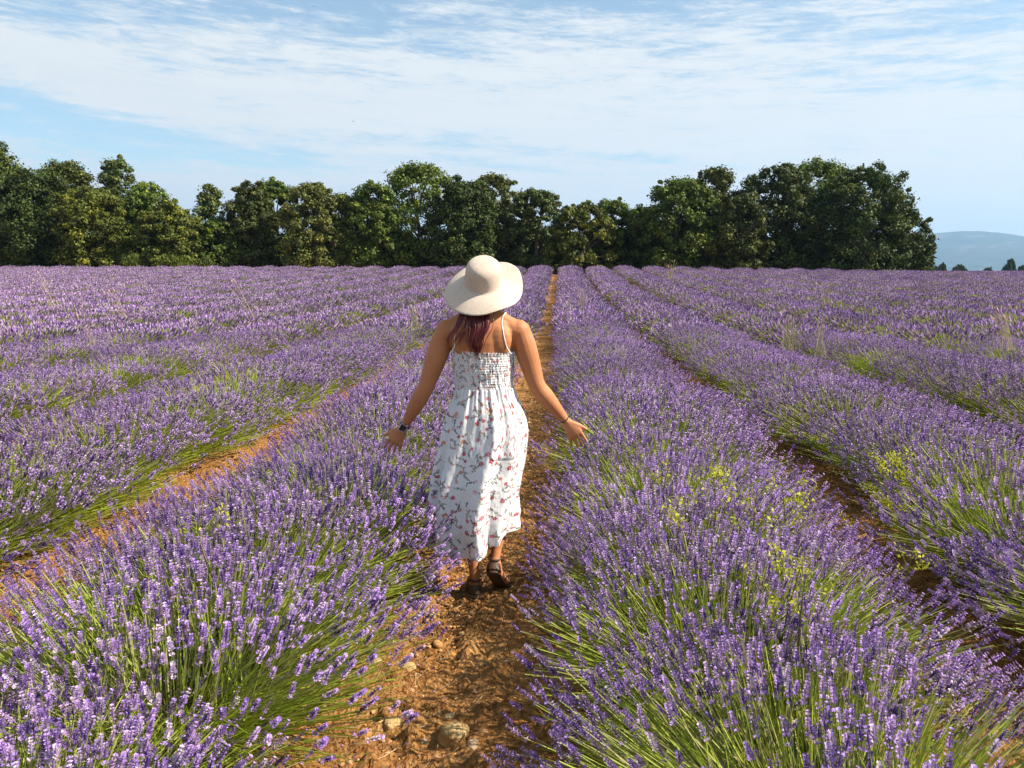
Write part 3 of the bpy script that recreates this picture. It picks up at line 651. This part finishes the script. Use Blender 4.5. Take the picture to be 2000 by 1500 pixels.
# shoulder blades and bust
def ell(c, r, rot=None, n=16):
    u = np.linspace(0, math.pi, 9)[1:-1]; pts = [(0, 0, -math.cos(a)) for a in u]; rad = [math.sin(a) for a in u]
    v, q, t = tube([(0, 0, -1.0)] + pts + [(0, 0, 1.0)], [.02] + rad + [.02], n, (1, 0, 0)); v = v * np.array(r)
    if rot is not None: v = v @ np.array(rot).T
    parts.append((v + np.array(c), q, t))
for s in (-1, 1):
    ell((s * .085, -.062, 1.32), (.06, .03, .075)); ell((s * .07, .085, 1.22), (.065, .05, .06)); ell((s * .075, -.06, .88), (.085, .07, .09))
    ell((s * .178, -.002, 1.365), (.052, .05, .055))
# head with face, tilted back
tilt = np.array(Matrix.Rotation(R(-16), 3, 'X')); hc = q3(0, .025, 1.585)
tilt = np.array(Matrix.Rotation(R(14), 3, 'X'))
def hp(x, y, z): return hc + tilt @ q3(x, y, z)
ell(hc + tilt @ q3(0, -.012, .018), (.074, .092, .092), tilt, 20); ell(hp(0, .028, -.035), (.058, .062, .078), tilt, 20)
addt([hp(0, .088, .02), hp(0, .104, -.012), hp(0, .112, -.03), hp(0, .090, -.04)], [.006, .009, .012, .008], n=8)
addt([hp(-.022, .086, -.066), hp(0, .094, -.064), hp(.022, .086, -.066)], [.005, .0075, .005], (0, 0, 1), 8)
addt([hp(-.018, .084, -.074), hp(0, .092, -.075), hp(.018, .084, -.074)], [.005, .007, .005], (0, 0, 1), 8)
ell(hp(0, .070, -.098), (.022, .018, .014), tilt)
for s in (-1, 1):
    addt([hp(s * .045, .070, .030), hp(s * .028, .082, .032), hp(s * .012, .082, .026)], [.004, .006, .004], (0, 0, 1), 8)
    ell(hp(s * .030, .074, .010), (.013, .010, .009), tilt); ell(hp(s * .040, .062, -.022), (.018, .014, .016), tilt)
    addt([hp(s * .072, -.004, .022), hp(s * .084, -.012, .014), hp(s * .082, -.010, -.012), hp(s * .074, -.002, -.028)], [(.006, .012), (.006, .014), (.006, .011), (.004, .006)], (1, 0, 0), 8)
# arms
def arm(s, sh, el, wr):
    sh, el, wr = map(np.array, (sh, el, wr)); d1 = el - sh; d2 = wr - el
    pts = [q3(s * .115, 0, 1.385), sh - d1 * .02, sh + d1 * .18, sh + d1 * .42, sh + d1 * .7, sh + d1 * .92, el + d2 * .07, el + d2 * .25, el + d2 * .5, el + d2 * .78, wr]
    addt(pts, [(.047, .052), (.053, .055), (.053, .056), (.050, .054), (.046, .048), (.041, .042), (.041, .042), (.044, .044), (.038, .038), (.029, .028), (.022, .019)], (0, 1, 0), 16)
arm(1, (.188, .0, 1.352), (.266, .015, 1.090), (.412, .085, .905))
arm(-1, (-.188, .0, 1.345), (-.280, .010, 1.090), (-.416, .085, .862))
def hand(s, wr, d, l, fdir):
    wr, d, l, fdir = q3(*wr), unit(q3(*d)), unit(q3(*l)), unit(q3(*fdir)); l = unit(l - d * (l @ d)); nb = np.cross(d, l); nb = nb if nb[1] < 0 else -nb   # back of the hand
    addt([wr - d * .03, wr, wr + d * .022, wr + d * .055, wr + d * .085, wr + d * .095], [(.022, .019), (.023, .017), (.031, .016), (.039, .0145), (.040, .012), (.034, .008)], l, 14)
    for k, (of, ln, spl) in enumerate([(.030, .070, .12), (.0105, .078, .02), (-.0100, .073, -.06), (-.0295, .058, -.17)]):
        b = wr + d * (.074 - .004 * abs(k - 1.2)) + l * of; dd = unit(d * .35 + fdir * .65 + l * spl); pts = [b]; cur = b; bend = 0
        for seg, frac in enumerate((.30, .40, .30, .26)):
            cur = cur + unit(dd - nb * bend) * ln * frac; pts.append(cur); bend += .13 + .03 * k
        addt(pts, [.0092, .0088, .0082, .0074, .0055], l, 9)
    b = wr + d * .022 + l * .018; td = unit(l * .52 + d * .82 - nb * .15)
    addt([b, b + td * .026, b + td * .050, b + td * .050 + unit(td + d * .35) * .024, b + td * .050 + unit(td + d * .35) * .040], [.013, .013, .0105, .0092, .006], d, 10)
hand(1, (.412, .085, .905), (.57, .06, -.82), (.82, -.05, .57), (.30, .12, -.95))
hand(-1, (-.416, .085, .862), (-.55, .06, -.83), (-.83, -.05, .55), (-.34, .12, -.94))
# legs
def leg(hip, kn, an):
    hip, kn, an = map(np.array, (hip, kn, an)); a, b = kn - hip, an - kn
    addt([hip, hip + a * .15, hip + a * .5, hip + a * .85, kn + b * .03, kn + b * .22, kn + b * .38, kn + b * .6, kn + b * .82, an], [.075, .082, .07, .055, .050, .052, .050, .038, .027, .026], (1, 0, 0), 16)
leg((-.082, 0, .86), (-.078, .05, .46), (-.045, .0, .085)); leg((.082, 0, .86), (.092, .10, .475), (.058, -.005, .205))
def foot(an, heel, ball, toe):
    an, heel, ball, toe = map(np.array, (an, heel, ball, toe)); f = unit(ball - heel)
    addt([heel - f * .018, heel, heel * .6 + ball * .4, ball, toe], [(.022, .02), (.030, .028), (.033, .027), (.042, .018), (.030, .010)], (1, 0, 0), 14)
    addt([an, an * .4 + heel * .6], [.027, .028]); addt([an, (heel + ball) / 2, ball], [.027, .028, .018])
foot((-.045, .0, .085), (-.044, -.018, .052), (-.055, .125, .038), (-.062, .185, .032))
foot((.058, -.005, .205), (.056, -.030, .165), (.088, .095, .045), (.094, .148, .028))
B = Buf()
for v, q, t in parts: B.add(v, (1, 1, 1), q, t)
body = link('body', B.mesh('body', [M_SKIN]), person)
mo = body.modifiers.new('fuse', 'REMESH'); mo.mode = 'VOXEL'; mo.voxel_size = .0042; mo.use_smooth_shade = True
ms = body.modifiers.new('soften', 'SMOOTH'); ms.factor = .5; ms.iterations = 4
dg = bpy.context.evaluated_depsgraph_get(); me = bpy.data.meshes.new_from_object(body.evaluated_get(dg)); body.modifiers.clear(); body.data = me
for p_ in me.polygons: p_.use_smooth = True
if not me.materials: me.materials.append(M_SKIN)
print('body faces', len(me.polygons))

# dress: fine shell whose vertex colours carry the flat printed pattern
def dress():
    zt, zb, zw = 1.268, .278, 1.085
    zk = [.24, .30, .39, .50, .635, .765, .868, .972, 1.04, 1.085, 1.12, 1.18, 1.23, 1.268, 1.30]
    xl = [-.255, -.266, -.282, -.266, -.258, -.231, -.206, -.178, -.150, -.136, -.138, -.147, -.153, -.156, -.158]
    xr = [.14, .150, .156, .160, .176, .203, .210, .197, .164, .150, .146, .150, .153, .155, .157]
    dk = [.215, .215, .21, .20, .19, .175, .16, .142, .118, .104, .104, .107, .108, .108, .108]
    pi = math.pi; th = np.concatenate([np.linspace(.5 * pi, .88 * pi, 45, endpoint=False), np.linspace(.88 * pi, 2.12 * pi, 470, endpoint=False), np.linspace(2.12 * pi, 2.5 * pi, 45, endpoint=False)])   # back half finer (back is -Y)
    zs = np.linspace(zt, zb, 330); TH, ZS = np.meshgrid(th, zs)
    XL = np.interp(ZS, zk, xl); XR = np.interp(ZS, zk, xr); D = np.interp(ZS, zk, dk)
    cx = (XL + XR) / 2; a = (XR - XL) / 2
    sk = np.clip((zw - ZS) / (zw - zb), 0, 1); isk = ZS < zw
    # gathers near the waist turn into a few deep folds lower down
    wob = 1.3 * fbm(TH * 1.5, ZS * 2, 1.0, 2, 21)
    gat = np.sin(TH * 46 + wob * 3) * .0035 * np.exp(-sk * 9) * isk + np.sin(TH * 27 + wob * 4) * .003 * np.exp(-sk * 4) * isk
    fold = (np.sin(TH * 9 + 1.1 + wob * 1.5) * .019 + np.sin(TH * 14 + .4 + wob * 2.2) * .010 + np.sin(TH * 5 + 2) * .010) * sk ** .8
    crum = fbm(TH * 4, ZS * 9, 1.3, 4, 31) * .010 * (.15 + sk)
    smock = (~isk) * (np.sin(ZS * 2 * math.pi / .0125) * .0009 + fbm(TH * 16, ZS * 26, 1.6, 3, 8) * .004 + np.sin(TH * 44 + 6 * fbm(TH * 4, ZS * 14, 1, 2, 4)) * .0007 * (.6 + .4 * np.sin(ZS * 2 * math.pi / .0125)))
    ruf = np.clip((ZS - (zt - .016)) / .016, 0, 1) * (.004 + np.sin(TH * 55) * .0022)
    r = 1.0; off = gat + fold + crum + smock + ruf
    legs = -.016 * np.exp(-((TH - 4.55) / .16) ** 2) * np.clip(sk * 1.6 - .55, 0, 1)      # hollow between the legs
    off = off + legs
    Xv = cx + (a * r + off) * np.cos(TH); Yv = (D + off) * np.sin(TH) + .004 + np.where(isk, 0, .004)
    # the hem dips in the middle of the back and lifts to the right
    hem = np.interp(np.mod(TH, 2 * pi), [0, math.pi / 2, math.pi, 4.1, 4.75, 5.4, 6.0, 2 * math.pi], [.075, .03, .015, .0, -.004, .045, .085, .075]) + .006 * np.sin(TH * 11)
    Zv = ZS + hem * np.clip(1 - (ZS - zb) / .35, 0, 1) + .004 * np.sin(TH * 2) * (ZS > 1.2)
    # sway
    Xv += np.clip((.55 - ZS) / .3, 0, 1) * .012 * np.sin(TH * 3)
    col = np.empty(TH.shape + (3,)); col[:] = (.76, .75, .76)
    arc = TH * .205; arc = (TH - math.pi) * .205; U = arc; Vv = ZS
    rs = np.random.default_rng(44); ny, nx = U.shape; per = 2 * math.pi * .205
    uline = (th - .5 * pi) * .205; zline = zs
    def disc(u, v, r, c, ex=1.0, an=0.0, wob_=0.0):
        i = np.nonzero(np.abs(zline - v) < r * max(ex, 1) + .003)[0]; j = np.nonzero(np.abs(uline - u) < r * max(ex, 1) + .003)[0]
        if len(i) == 0 or len(j) == 0: return
        du = uline[j][None] - u; dv = zline[i][:, None] - v; x = du * math.cos(an) + dv * math.sin(an); y = -du * math.sin(an) + dv * math.cos(an)
        rr = np.sqrt((x / ex) ** 2 + y ** 2) * (1 + wob_ * np.sin(np.arctan2(y, x) * 5))
        k = np.clip((r - rr) / .0012 + .5, 0, 1)[..., None]; sub = col[i[0]:i[-1] + 1][:, j]; col[np.ix_(i, j)] = sub * (1 - k) + np.array(c) * k
    def line(p, q, r, c):
        n = max(2, int(np.hypot(q[0] - p[0], q[1] - p[1]) / (r * .9)))
        for t in np.linspace(0, 1, n): disc(p[0] + (q[0] - p[0]) * t, p[1] + (q[1] - p[1]) * t, r, c)
    PINK = [(.48, .09, .15), (.62, .22, .28), (.40, .06, .10), (.68, .38, .42), (.56, .24, .16), (.50, .16, .24)]; GRN = [(.10, .14, .10), (.16, .19, .12), (.09, .12, .13), (.22, .22, .14)]
    spots_ = []
    for _ in range(2600):
        u, v = rs.uniform(0, per), rs.uniform(zb - .02, zt)
        md_ = .034 if v < zw else .025
        if all((min(abs(u - a_), per - abs(u - a_))) ** 2 + (v - b_) ** 2 > md_ ** 2 for a_, b_ in spots_): spots_.append((u, v))
    for (u, v) in spots_:
        kind = rs.random(); sc_ = 1.0 if v < zw else .72; g_ = GRN[rs.integers(4)]; an = rs.uniform(0, 6.28); ln = rs.uniform(.026, .048) * sc_
        # curved twig
        pt = np.array([u, v]); da = an; prev = pt
        for s in range(5):
            nxt = prev + ln / 4 * np.array([math.cos(da), math.sin(da)]); line(prev, nxt, .0011, g_); da += rs.normal(0, .45)
            if rs.random() < .8:
                la = da + rs.choice([-1, 1]) * rs.uniform(.6, 1.2); disc(nxt[0] + math.cos(la) * .0055, nxt[1] + math.sin(la) * .0055, .0021 * sc_ + .0005, g_, 2.3, la)
            prev = nxt
        if kind < .62:
            c1 = PINK[rs.integers(6)]; fr = rs.uniform(.0060, .0108) * sc_
            for pz in range(5):
                pa = pz * 1.257 + an; disc(u + math.cos(pa) * fr * .62, v + math.sin(pa) * fr * .62, fr * .52, np.array(c1) * rs.uniform(.8, 1.25), 1.25, pa)
            disc(u, v, fr * .28, (.55, .38, .12))
            if rs.random() < .6: disc(prev[0], prev[1], fr * .5, np.array(PINK[rs.integers(6)]))
        elif kind < .8: disc(prev[0], prev[1], .0042, PINK[rs.integers(6)])
    V3 = np.stack([Xv, Yv, Zv], -1); i_ = np.arange(ny - 1)[:, None] * nx; j_ = np.arange(nx)[None]; j2 = (j_ + 1) % nx
    q = np.stack([i_ + j_, i_ + nx + j_, i_ + nx + j2, i_ + j2], -1)
    # cloth material
    m, g = newmat('printed_cotton'); at = g.n('ShaderNodeAttribute', attribute_name='Col').outputs[0]; o = g.n('ShaderNodeTexCoord').outputs['Object']
    wv = g.n('ShaderNodeTexNoise', {'Vector': o, 'Scale': 420, 'Detail': 3}).outputs[0]; b = g.n('ShaderNodeBump', {'Height': wv, 'Strength': .25, 'Distance': .001})
    p = g.n('ShaderNodeBsdfPrincipled', {'Base Color': at, 'Roughness': .85, 'Specular IOR Level': .15, 'Sheen Weight': .15, 'Normal': b.outputs[0]})
    tr = g.n('ShaderNodeBsdfTranslucent', {0: at}); mx = g.n('ShaderNodeMixShader', {0: .22, 1: p.outputs[0], 2: tr.outputs[0]}); g.n('ShaderNodeOutputMaterial', {0: mx.outputs[0]})
    d = link('sundress', mesh_from('sundress', V3, q, col=col, mats=[m], smooth=True), person)
    # patch pocket on the right of the back: cut from the same surface, set a few millimetres proud
    ja = [j for j in range(nx) if 4.98 < th[j] < 5.80]; ia = [i for i in range(ny) if .752 < zs[i] < .925]
    J, I = np.meshgrid(ja, ia); PU = (J - ja[0]) / (len(ja) - 1); PV = (I - ia[0]) / (len(ia) - 1)
    cen = np.array([(xl[7] + xr[7]) / 2, 0, 0]); P0 = V3[I, J]; nr = P0 - np.stack([P0[..., 0] * 0 + cen[0], P0[..., 1] * 0, P0[..., 2]], -1); nr = unit(nr)
    edge = np.clip(np.minimum.reduce([PU, 1 - PU, 1 - PV]) / .05, 0, 1); puff = .0025 + .003 * edge + .002 * np.sin(PU * 3.14) * (1 - PV)
    PP = P0 + nr * puff[..., None]; keep = ~((PU < .22) & (PV > .75) & (np.hypot((.22 - PU) / .22, (PV - .75) / .25) > 1))
    ccp = col[I, (J + 170) % nx] * 1.0; n0, n1_ = PU.shape; ii = np.arange(n0 - 1)[:, None] * n1_ + np.arange(n1_ - 1)[None]
    q = np.stack([ii, ii + n1_, ii + n1_ + 1, ii + 1], -1).reshape(-1, 4); q = q[keep.ravel()[q].all(1)]
    link('pocket', mesh_from('pocket', PP, q, col=ccp, mats=[m], smooth=True), d)
    # spaghetti straps lying on the back
    for pts in ([(.148 - .0, -.108, 1.262), (.132, -.118, 1.30), (.118, -.112, 1.345), (.110, -.096, 1.395), (.104, -.062, 1.432), (.10, -.01, 1.438), (.105, .05, 1.40), (.11, .105, 1.28)],
                [(-.146, -.110, 1.262), (-.142, -.114, 1.30), (-.136, -.108, 1.345), (-.124, -.094, 1.39), (-.112, -.062, 1.428), (-.10, -.01, 1.438), (-.105, .05, 1.40), (-.11, .105, 1.28)]):
        STR.append(pts); Bs = Buf(); v, q_, t_ = tube(pts, [(.0045, .0022)] * len(pts), 8, (1, 0, 0)); Bs.add(v, (1, 1, 1), q_, t_); link('shoulder_strap', Bs.mesh('shoulder_strap', [M_STRAP], True), d)
    return d
STR = []
dr = dress()
# pull the straps onto the skin so that they lie on it
from mathutils.bvhtree import BVHTree
bvh = BVHTree.FromPolygons([v.co for v in body.data.vertices], [p_.vertices[:] for p_ in body.data.polygons])
def snap(p, gap):
    h = bvh.find_nearest(Vector(p)); return h[0] + h[1] * gap
for o in dr.children:
    if o.name.startswith('shoulder_strap'):
        pts = STR.pop(0); pts = [pts[0]] + [tuple(snap(p, .0018)) for p in pts[1:-1]] + [pts[-1]]
        fine = []
        for a_, b_ in zip(pts[:-1], pts[1:]):
            for t in np.linspace(0, 1, 6)[:-1]: fine.append(np.array(a_) * (1 - t) + np.array(b_) * t)
        fine = [np.array(snap(p, .0020)) if 0 < i < len(fine) - 3 and p[2] > 1.275 else np.array(p) for i, p in enumerate(fine)]
        for _ in range(4): fine = [fine[0]] + [(fine[i - 1] + fine[i] * 2 + fine[i + 1]) / 4 for i in range(1, len(fine) - 1)] + [fine[-1]]
        fine = [np.array(snap(p, .0020)) if 2 < i < len(fine) - 3 and p[2] > 1.275 else p for i, p in enumerate(fine)]
        v, q_, t_ = tube(fine, [(.0024, .0018)] * len(fine), 8, (1, 0, 0)); Bs = Buf(); Bs.add(v, (1, 1, 1), q_, t_); o.data = Bs.mesh('shoulder_strap', [M_STRAP], True)

# hair
def hair():
    rs = np.random.default_rng(12); B = Buf()
    parts_ = []
    locks = [((-.010, -.055, 1.475), (.012, -.125, 1.42), (-.006, -.128, 1.34), (-.020, -.125, 1.285), .060, .024, 170),
             ((-.060, -.050, 1.475), (-.090, -.115, 1.43), (-.130, -.118, 1.36), (-.142, -.118, 1.315), .018, .020, 14),
             ((-.040, -.055, 1.475), (-.045, -.122, 1.42), (-.085, -.124, 1.35), (-.118, -.120, 1.29), .020, .016, 9),
             ((-.030, -.055, 1.475), (-.020, -.125, 1.40), (-.040, -.126, 1.33), (-.050, -.122, 1.29), .03, .012, 8),
             ((.035, -.05, 1.475), (.035, -.115, 1.44), (.020, -.124, 1.38), (.012, -.122, 1.33), .02, .010, 12)]
    for a, b, c, d, w0, w1, n in locks:
        for i in range(n):
            o = rs.normal(0, 1); o2 = abs(rs.normal(0, 1)) * .006; ctrl = []
            for k, p in enumerate((a, b, c, d)):
                w_ = w0 + (w1 - w0) * k / 3; ctrl.append(np.array(p) + [o * w_ * .5, -o2, 0] + rs.normal(0, .003, 3))
            ctrl[3][2] += rs.normal(0, .02); ctrl[3][0] += rs.normal(0, .006)
            pts = []
            for t in np.linspace(0, 1, 9): pts.append(ctrl[0] * (1 - t) ** 3 + 3 * ctrl[1] * t * (1 - t) ** 2 + 3 * ctrl[2] * t * t * (1 - t) + ctrl[3] * t ** 3)
            wv_ = rs.uniform(0, 6); pts = [p + np.array([.005 * math.sin(wv_ * .15 + p[2] * 55), 0, 0]) for p in pts]
            pts = [p if p[2] > 1.47 else (np.array(snap(p, .004 + o2)) if bvh.find_nearest(Vector(p))[3] < .03 and p[2] < 1.44 else p) for p in pts]
            r_ = rs.uniform(.0014, .0026); v, q, t_ = tube(pts, [r_ * f for f in (1, 1, 1, 1, 1, .9, .8, .6, .2)], 5, (1, 0, 0)); B.add(v, (1, 1, 1), q, t_)
    # scalp hair under the hat
    for i in range(260):
        an = rs.uniform(math.pi * .95, 2 * math.pi * 1.02); el0 = 1.35; pts = []
        for t in np.linspace(0, 1, 6):
            el = el0 - t * 2.0; rr = 1.06
            pts.append(hc + tilt @ (np.array([math.cos(an) * math.cos(el) * .078, math.sin(an) * math.cos(el) * .094, .016 + math.sin(el) * .096]) * rr + rs.normal(0, .0012, 3)))
        v, q, t_ = tube(pts, [.004, .0045, .0045, .004, .0035, .002], 5, (1, .1, 0)); B.add(v, (1, 1, 1), q, t_)
    link('hair', B.mesh('hair', [M_HAIR], True), person)
hair()

# straw hat
def hat():
    m, g = newmat('woven_straw'); o = g.n('ShaderNodeTexCoord').outputs['Object']; sx_ = g.n('ShaderNodeSeparateXYZ', {0: o})
    an = g.m('ARCTAN2', sx_.outputs[0], sx_.outputs[1]); rad = g.m('SQRT', g.m('ADD', g.m('POWER', sx_.outputs[0], 2), g.m('POWER', sx_.outputs[1], 2)))
    w1 = g.m('SINE', g.m('MULTIPLY', g.m('SUBTRACT', rad, g.m('MULTIPLY', sx_.outputs[2], 1.0)), 900)); w2 = g.m('SINE', g.m('MULTIPLY', an, 150))
    nz = g.n('ShaderNodeTexNoise', {'Vector': o, 'Scale': 60, 'Detail': 5}).outputs[0]
    c = g.mix(nz, (.62, .51, .41), (.76, .66, .56)); b = g.n('ShaderNodeBump', {'Height': g.m('ADD', g.m('MULTIPLY', w1, w2), g.m('MULTIPLY', nz, .5)), 'Strength': .6, 'Distance': .0018})
    p = g.n('ShaderNodeBsdfPrincipled', {'Base Color': c, 'Roughness': .8, 'Specular IOR Level': .2, 'Normal': b.outputs[0]}); tr = g.n('ShaderNodeBsdfTranslucent', {0: c})
    mx = g.n('ShaderNodeMixShader', {0: .12, 1: p.outputs[0], 2: tr.outputs[0]}); g.n('ShaderNodeOutputMaterial', {0: mx.outputs[0]})
    NT = 120; th = np.linspace(0, 2 * np.pi, NT, endpoint=False); rings = []
    # th: 0 right, pi/2 front, pi left, 3pi/2 back
    sag = np.interp(th, np.array([0, .5, 1.1, 1.57, 2.1, 2.6, 3.1, 3.5, 4.0, 4.71, 5.3, 5.8, 6.283]), [.034, -.024, -.010, .03, .030, .060, .074, .062, .056, .040, .012, .030, .034])
    k_ = np.ones(9) / 9; sag = np.convolve(np.concatenate([sag[-4:], sag, sag[:4]]), k_, 'valid')
    def ring(r, z, sagk=0.0, rx=1.0): rings.append(np.stack([np.cos(th) * r * rx, np.sin(th) * r * 1.06, z - sag * sagk + 0 * th], 1))
    crown = [(.003, .122), (.025, .1215), (.048, .118), (.066, .110), (.078, .097), (.084, .080), (.0865, .060), (.088, .040), (.089, .020), (.090, .008), (.0925, .002)]
    for r, z in crown: ring(r, z)
    for f in np.linspace(.08, 1, 16): ring(.0925 + (.192 - .0925) * f, -.004 * f, f ** 1.4)
    V_ = np.array(rings); n = len(rings); inner = V_.copy(); inner[..., 2] -= .0032; inner[:12, :, :2] *= .965
    allv = np.concatenate([V_.reshape(-1, 3), inner.reshape(-1, 3)]); j = np.arange(NT); j2 = (j + 1) % NT; q = []
    for i in range(n - 1):
        q += list(np.stack([i * NT + j, (i + 1) * NT + j, (i + 1) * NT + j2, i * NT + j2], 1)); o_ = n * NT; q += list(np.stack([o_ + i * NT + j, o_ + i * NT + j2, o_ + (i + 1) * NT + j2, o_ + (i + 1) * NT + j], 1))
    q += list(np.stack([(n - 1) * NT + j, o_ + (n - 1) * NT + j, o_ + (n - 1) * NT + j2, (n - 1) * NT + j2], 1))
    h = link('straw_hat', mesh_from('straw_hat', allv, np.array(q), tris=np.stack([j * 0, j, j2], 1), mats=[m], smooth=True), person, loc=(.004, .012, 1.597), rot=(R(35), R(5), R(0)))
    return h
hat()

# watch, bracelet, sandals
def torus(ctr, axis, a, b, ra, r, rr, n=40):   # elliptical ring round ctr, a and b its axes
    ctr, a, b = map(lambda z: np.asarray(z, float), (ctr, a, b)); axis = unit(np.asarray(axis, float)); V_ = []; q = []
    for i in range(n):
        t = 2 * math.pi * i / n; o = unit(a) * math.cos(t) * ra[0] + unit(b) * math.sin(t) * ra[1]; u = unit(o)
        for s in range(6): V_.append(ctr + o + u * math.cos(s * math.pi / 3) * r + axis * math.sin(s * math.pi / 3) * rr)
    for i in range(n):
        for s in range(6): q.append((i * 6 + s, ((i + 1) % n) * 6 + s, ((i + 1) % n) * 6 + (s + 1) % 6, i * 6 + (s + 1) % 6))
    return np.array(V_), np.array(q)
def frame(d, l): d = unit(q3(*d)); l = q3(*l); l = unit(l - d * (l @ d)); nb = np.cross(d, l); return d, l, (nb if nb[1] < 0 else -nb)
d, l, nb = frame((-.55, .30, -.83), (-.83, -.05, .55)); wc = q3(-.416, .085, .862) - d * .012
wt = link('wrist_watch', None, person); 
v, q = torus(wc, d, l, nb, (.0255, .0225), .0016, .010); Bs = Buf(); Bs.add(v, (1, 1, 1), q); link('watch_strap', Bs.mesh('watch_strap', [M_BLACK], True), wt)
def plate(name, c, d, l, nb, sx_, sy_, sz_, mat, rnd=.3, parent=None):
    bm = bmesh.new(); bmesh.ops.create_cube(bm, size=1); 
    M_ = Matrix([[*(np.array(l) * sx_)], [*(np.array(d) * sy_)], [*(np.array(nb) * sz_)]]).transposed()
    for v_ in bm.verts: v_.co = M_ @ v_.co + Vector(c)
    bmesh.ops.bevel(bm, geom=list(bm.edges), offset=min(sx_, sy_, sz_) * rnd, segments=3, profile=.5, affect='EDGES'); me = bpy.data.meshes.new(name); bm.to_mesh(me); bm.free(); me.materials.append(mat)
    return link(name, me, parent)
plate('watch_case', wc + nb * .0255, d, l, nb, .034, .037, .010, M_METAL, .35, wt); plate('watch_face', wc + nb * .0302, d, l, nb, .030, .033, .003, M_GLASS, .3, wt)
d, l, nb = frame((.6, .28, -.75), (.82, -.05, .57)); bc = q3(.412, .085, .905) - d * .014
v, q = torus(bc, d, l, nb, (.0250, .0220), .0026, .0032); Bs = Buf(); Bs.add(v, (1, 1, 1), q); link('bracelet', Bs.mesh('bracelet', [M_BLACK], True), person)
def sandal(heel, ball, toe, an):
    heel, ball, toe, an = map(np.array, (heel, ball, toe, an)); f = unit(ball - heel); n_ = unit(np.cross(q3(1, 0, 0), f)); n_ = n_ if n_[2] > 0 else -n_
    s = link('sandal', None, person); Bs = Buf()
    line = [heel - f * .034, heel - f * .026, heel, heel * .5 + ball * .5, ball, ball * .5 + toe * .5, toe + unit(toe - ball) * .012, toe + unit(toe - ball) * .020]; wv = [.012, .030, .036, .034, .043, .042, .026, .010]
    lo = [p - n_ * o for p, o in zip(line, (.030, .032, .034, .034, .024, .020, .016, .015))]
    v, q, t = tube(lo, [(w_, .0085) for w_ in wv], 14, (1, 0, 0)); Bs.add(v, (1, 1, 1), q, t); link('sole', Bs.mesh('sole', [M_SHOE], True), s)
    Bs = Buf(); v, q, t = tube([heel - f * .012 - n_ * .020, heel - f * .010 + n_ * .004, heel - f * .006 + n_ * .018], [(.037, .030), (.036, .030), (.032, .027)], 18, (1, 0, 0), cap=False); Bs.add(v, (1, 1, 1), q)
    link('heel_cup', Bs.mesh('heel_cup', [M_SHOE], True), s)
    v, q = torus(an, an - (heel + n_ * .0), (1, 0, 0), (0, 1, .1), (.0335, .0335), .002, .006); Bs = Buf(); Bs.add(v, (1, 1, 1), q); link('ankle_strap', Bs.mesh('ankle_strap', [M_SHOE], True), s)
    for c, ra in ((ball, (.047, .024)), (ball * .6 + heel * .4, (.038, .034))):
        v, q = torus(c, f, (1, 0, 0), n_, ra, .0018, .008); Bs = Buf(); Bs.add(v, (1, 1, 1), q); link('toe_strap', Bs.mesh('toe_strap', [M_SHOE], True), s)
sandal((-.044, -.018, .052), (-.055, .125, .038), (-.062, .185, .032), (-.045, .0, .098))
sandal((.056, -.030, .165), (.088, .095, .045), (.094, .148, .028), (.058, -.008, .215))

# birds
M_BIRD = solid('bird_feather', (.02, .02, .022), .8, .2)
def bird(u, v, Yd, lab, rz):
    p = P(u, v, Yd); Bs = Buf(); v_, q, t = tube([(0, -.2, 0), (0, -.1, .01), (0, .05, .01), (0, .16, .02), (0, .22, .01)], [.01, .04, .055, .03, .006], 8, (1, 0, 0)); Bs.add(v_, (0, 0, 0), q, t)
    e = link('bird', None, loc=p, rot=(0, 0, rz)); tag(e, lab, 'bird', 'birds high in the sky'); link('torso', Bs.mesh('torso', [M_BIRD], True), e)
    for s in (-1, 1):
        Bs = Buf(); v_, q, t = tube([(s * .02, .04, .02), (s * .16, .05, .08), (s * .34, -.03, .05), (s * .42, -.10, .03)], [(.07, .008), (.065, .006), (.035, .004), (.006, .002)], 8, (0, 1, 0)); Bs.add(v_, (0, 0, 0), q, t); link('wing', Bs.mesh('wing', [M_BIRD], True), e)
bird(690, 237, 150, 'tiny dark bird flying above the middle oaks', .9)
bird(613, 12, 190, 'tiny dark bird at the top edge of the sky', .3)

# air: thin haze that fades the far ridge to blue
hm, g = newmat('haze_air'); vol = g.n('ShaderNodeVolumePrincipled', {'Color': (.42, .67, 1.0, 1), 'Density': 1.25e-4, 'Anisotropy': .2}); out = g.n('ShaderNodeOutputMaterial'); g.nt.links.new(vol.outputs[0], out.inputs['Volume'])
bm = bmesh.new(); bmesh.ops.create_cube(bm, size=1); me = bpy.data.meshes.new('haze'); bm.to_mesh(me); bm.free(); me.materials.append(hm)
hz = link('haze', me, loc=(0, 5200, 290), scl=(19600, 12400, 660)); tag(hz, 'thin blue air between the field and the mountain', kind='stuff')
